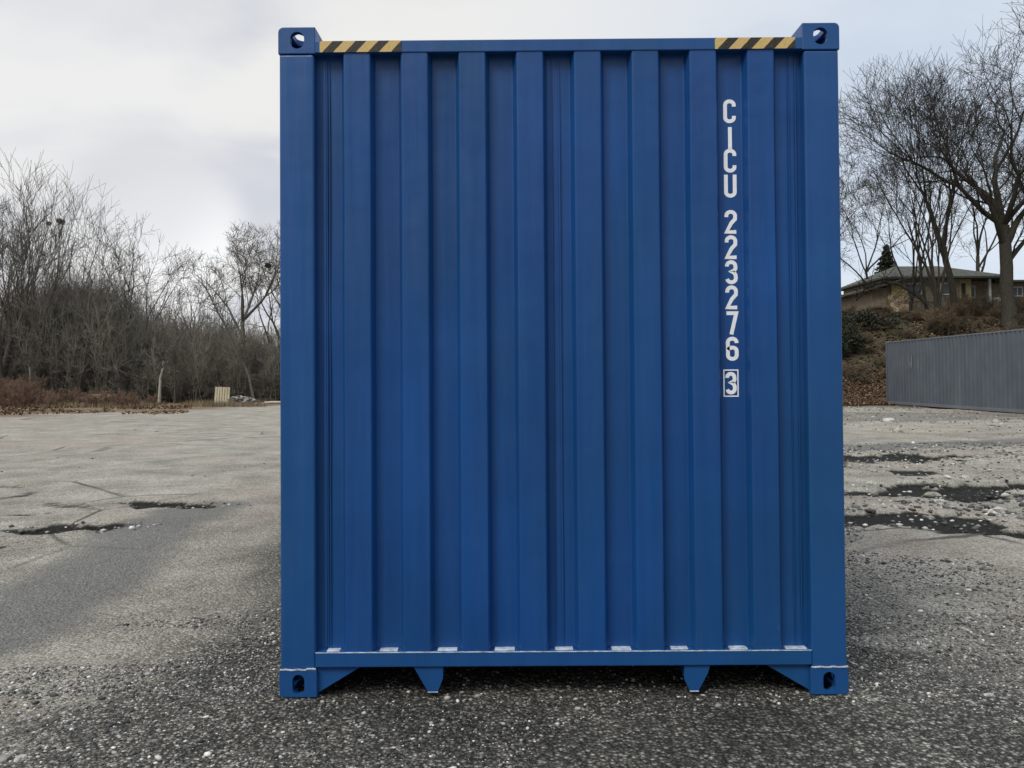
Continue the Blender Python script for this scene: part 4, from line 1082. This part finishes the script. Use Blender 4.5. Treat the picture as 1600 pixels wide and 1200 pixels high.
# arching fallen branch in front of the house
bp = [at(px, py, Y) for px, py, Y in ((1338, 470, 55), (1352, 450, 55), (1380, 441, 54.5), (1405, 444, 54), (1428, 458, 53.5), (1446, 472, 53), (1462, 490, 52.5))]
b0 = Vector((bp[-1].x, bp[-1].y, gh(bp[-1].x, bp[-1].y)))
fb = root('fallen_branch', b0, 0, 'dark arching fallen branch in front of the stone faced house corner', 'branch')
v, f = tube_vf([p - b0 for p in bp], [.05, .08, .10, .11, .12, .14, .16], 7); link('bough', fast_mesh('bough', v, f, 4, True), M_bk_r, fb)
sg = []
for k in range(60):
    i = rg.randrange(5); s = bp[i].lerp(bp[i + 1], rg.random()) - b0; d = Vector((rg.gauss(-.2, .6), rg.gauss(0, .5), rg.gauss(.2, .6))).normalized(); l = rg.uniform(.5, 1.8); e = s + d * l; sg.append((*s, *e, .025, .01))
    for _ in range(5): q = s.lerp(e, rg.random()); sg.append((*q, *(q + (d + Vector((rg.gauss(0, .6), rg.gauss(0, .6), rg.gauss(0, .6)))).normalized() * l * .5), .012, .009))
v, f = frusta(np.array(sg), 3); link('twigs', fast_mesh('twigs', v, f, 4), M_tw_r, fb)
# cut brush pile above the grey container
p = at(1478, 520, 44.5); z = gh(p.x, 44.5); sg = []
for k in range(130):
    c = Vector((rg.gauss(0, 1.1), rg.gauss(0, .5), rg.uniform(.03, .45))); d = Vector((rg.gauss(0, 1), rg.gauss(0, .4), rg.gauss(.05, .22))).normalized() * rg.uniform(.3, 1.0); sg.append((*(c - d), *(c + d), .02, .012))
v, f = frusta(np.array(sg), 4); o = link('brush_pile', fast_mesh('brush_pile', v, f, 4), bark('pale_cut_branches', (.16, .15, .12), (.34, .32, .27))); o.location = (p.x, 44.5, z); setp(o, 'heap of pale cut branches on the hill above the grey container', 'brush pile')

# ------------------------------------------------------------------ yard edge: pallet, rubble, log
t = NT('weathered_pallet_wood', .85, .25); v = t.coord('Object', (1, 1, .15)); t.col(t.mix(t.rng(t.noise(9, 5, .7, v), .3, .7), (.32, .27, .18), (.52, .46, .33))); M_wd = t.m
p = at(346, 621, 43.0); PY = 43.0
pl = root('wooden_pallet', (p.x, PY, gh(p.x, PY) - .02), 0, 'tan wooden pallet standing on its edge against the thicket', 'pallet', rot=(R(-12), R(2), R(12)))
b = bmesh.new()
for k in range(6): bx(b, -.38 + .13 * k, -.38 + .13 * k + .105, -.02, 0, 0, 1.02)
bm_obj('deck', b, M_wd, pl, .003, 1)
b = bmesh.new()
for z in (.03, .46, .9): bx(b, -.385, .385, .001, .09, z, z + .08)
bm_obj('stringer', b, M_wd, pl, .003, 1)
def heap(name, px, py, Y, w, d, h, mat, lb, cat, seed, n=160, s0=.05, s1=.14):
    p = at(px, py, Y); z = gh(p.x, Y); r2 = np.random.RandomState(seed)
    o = root(name, (p.x, Y, z), 0, lb, cat)
    b = bmesh.new(); bmesh.ops.create_icosphere(b, subdivisions=4, radius=1)
    for v in b.verts:
        nzv = .75 + .5 * float(fbm(v.co.x + seed, v.co.y + v.co.z, 2.2, 4, seed)); v.co.x *= w * nzv; v.co.y *= d * nzv; v.co.z *= h * nzv
    bm_obj('earth', b, M_grey if mat is None else mat, o)
    xs = r2.normal(0, w * .55, n); ys = r2.normal(0, d * .55, n); q = np.clip(1 - (xs / w) ** 2 - (ys / d) ** 2, 0, 1)
    k = len(IV); sz = s0 + (s1 - s0) * r2.rand(n) ** 2
    V = IV[None] * (1 + (r2.rand(n, k, 1) - .5) * .5) * sz[:, None, None] * np.array([1.2, 1, .7]) + np.stack([xs, ys, np.sqrt(q) * h * .95 + .02], 1)[:, None, :]
    link('rocks', fast_mesh('rocks', V.reshape(-1, 3), (IF[None] + (np.arange(n) * k)[:, None, None]).reshape(-1, 3), 3), M_rub, o)['kind'] = 'stuff'
    return o
t = NT('rubble_rock', .85, .25); t.col(t.ramp(t.island(), [(0, (.05, .047, .04)), (.6, (.17, .16, .135)), (1, (.42, .40, .35))])); M_rub = t.m
M_earth = flat('dark_earth', (.075, .065, .05), .95, .4, 6)
heap('rubble_mound', 376, 617, 43.5, .95, .6, .42, M_rub, 'low grey rubble mound just right of the wooden pallet', 'mound', 3)
heap('dirt_mound', 347, 623, 42.0, .62, .35, .14, M_earth, 'dark low dirt heap at the foot of the wooden pallet', 'mound', 5, 60, .03, .08)
heap('grass_mound', 165, 612, 44.0, 1.9, .9, .62, M_gr_d, 'brown mound of dead grass in front of the thicket', 'mound', 8, 40, .04, .1)
p = at(427, 618, 43.0); lg = root('log', (p.x, 43, gh(p.x, 43)), R(6), 'pale log lying close to the left side of the blue container', 'log')
v, f = tube_vf([(-.45, 0, .10), (0, 0, .12), (.5, .02, .11), (1.1, 0, .13)], [.07, .075, .075, .06], 9); link('wood', fast_mesh('wood', v, f, 4, True), M_pb, lg)
b = bmesh.new(); cyl(b, (-.455, 0, .10), (-.45, 0, .10), .069, .07, 9); bm_obj('cut_end', b, M_wd, lg)
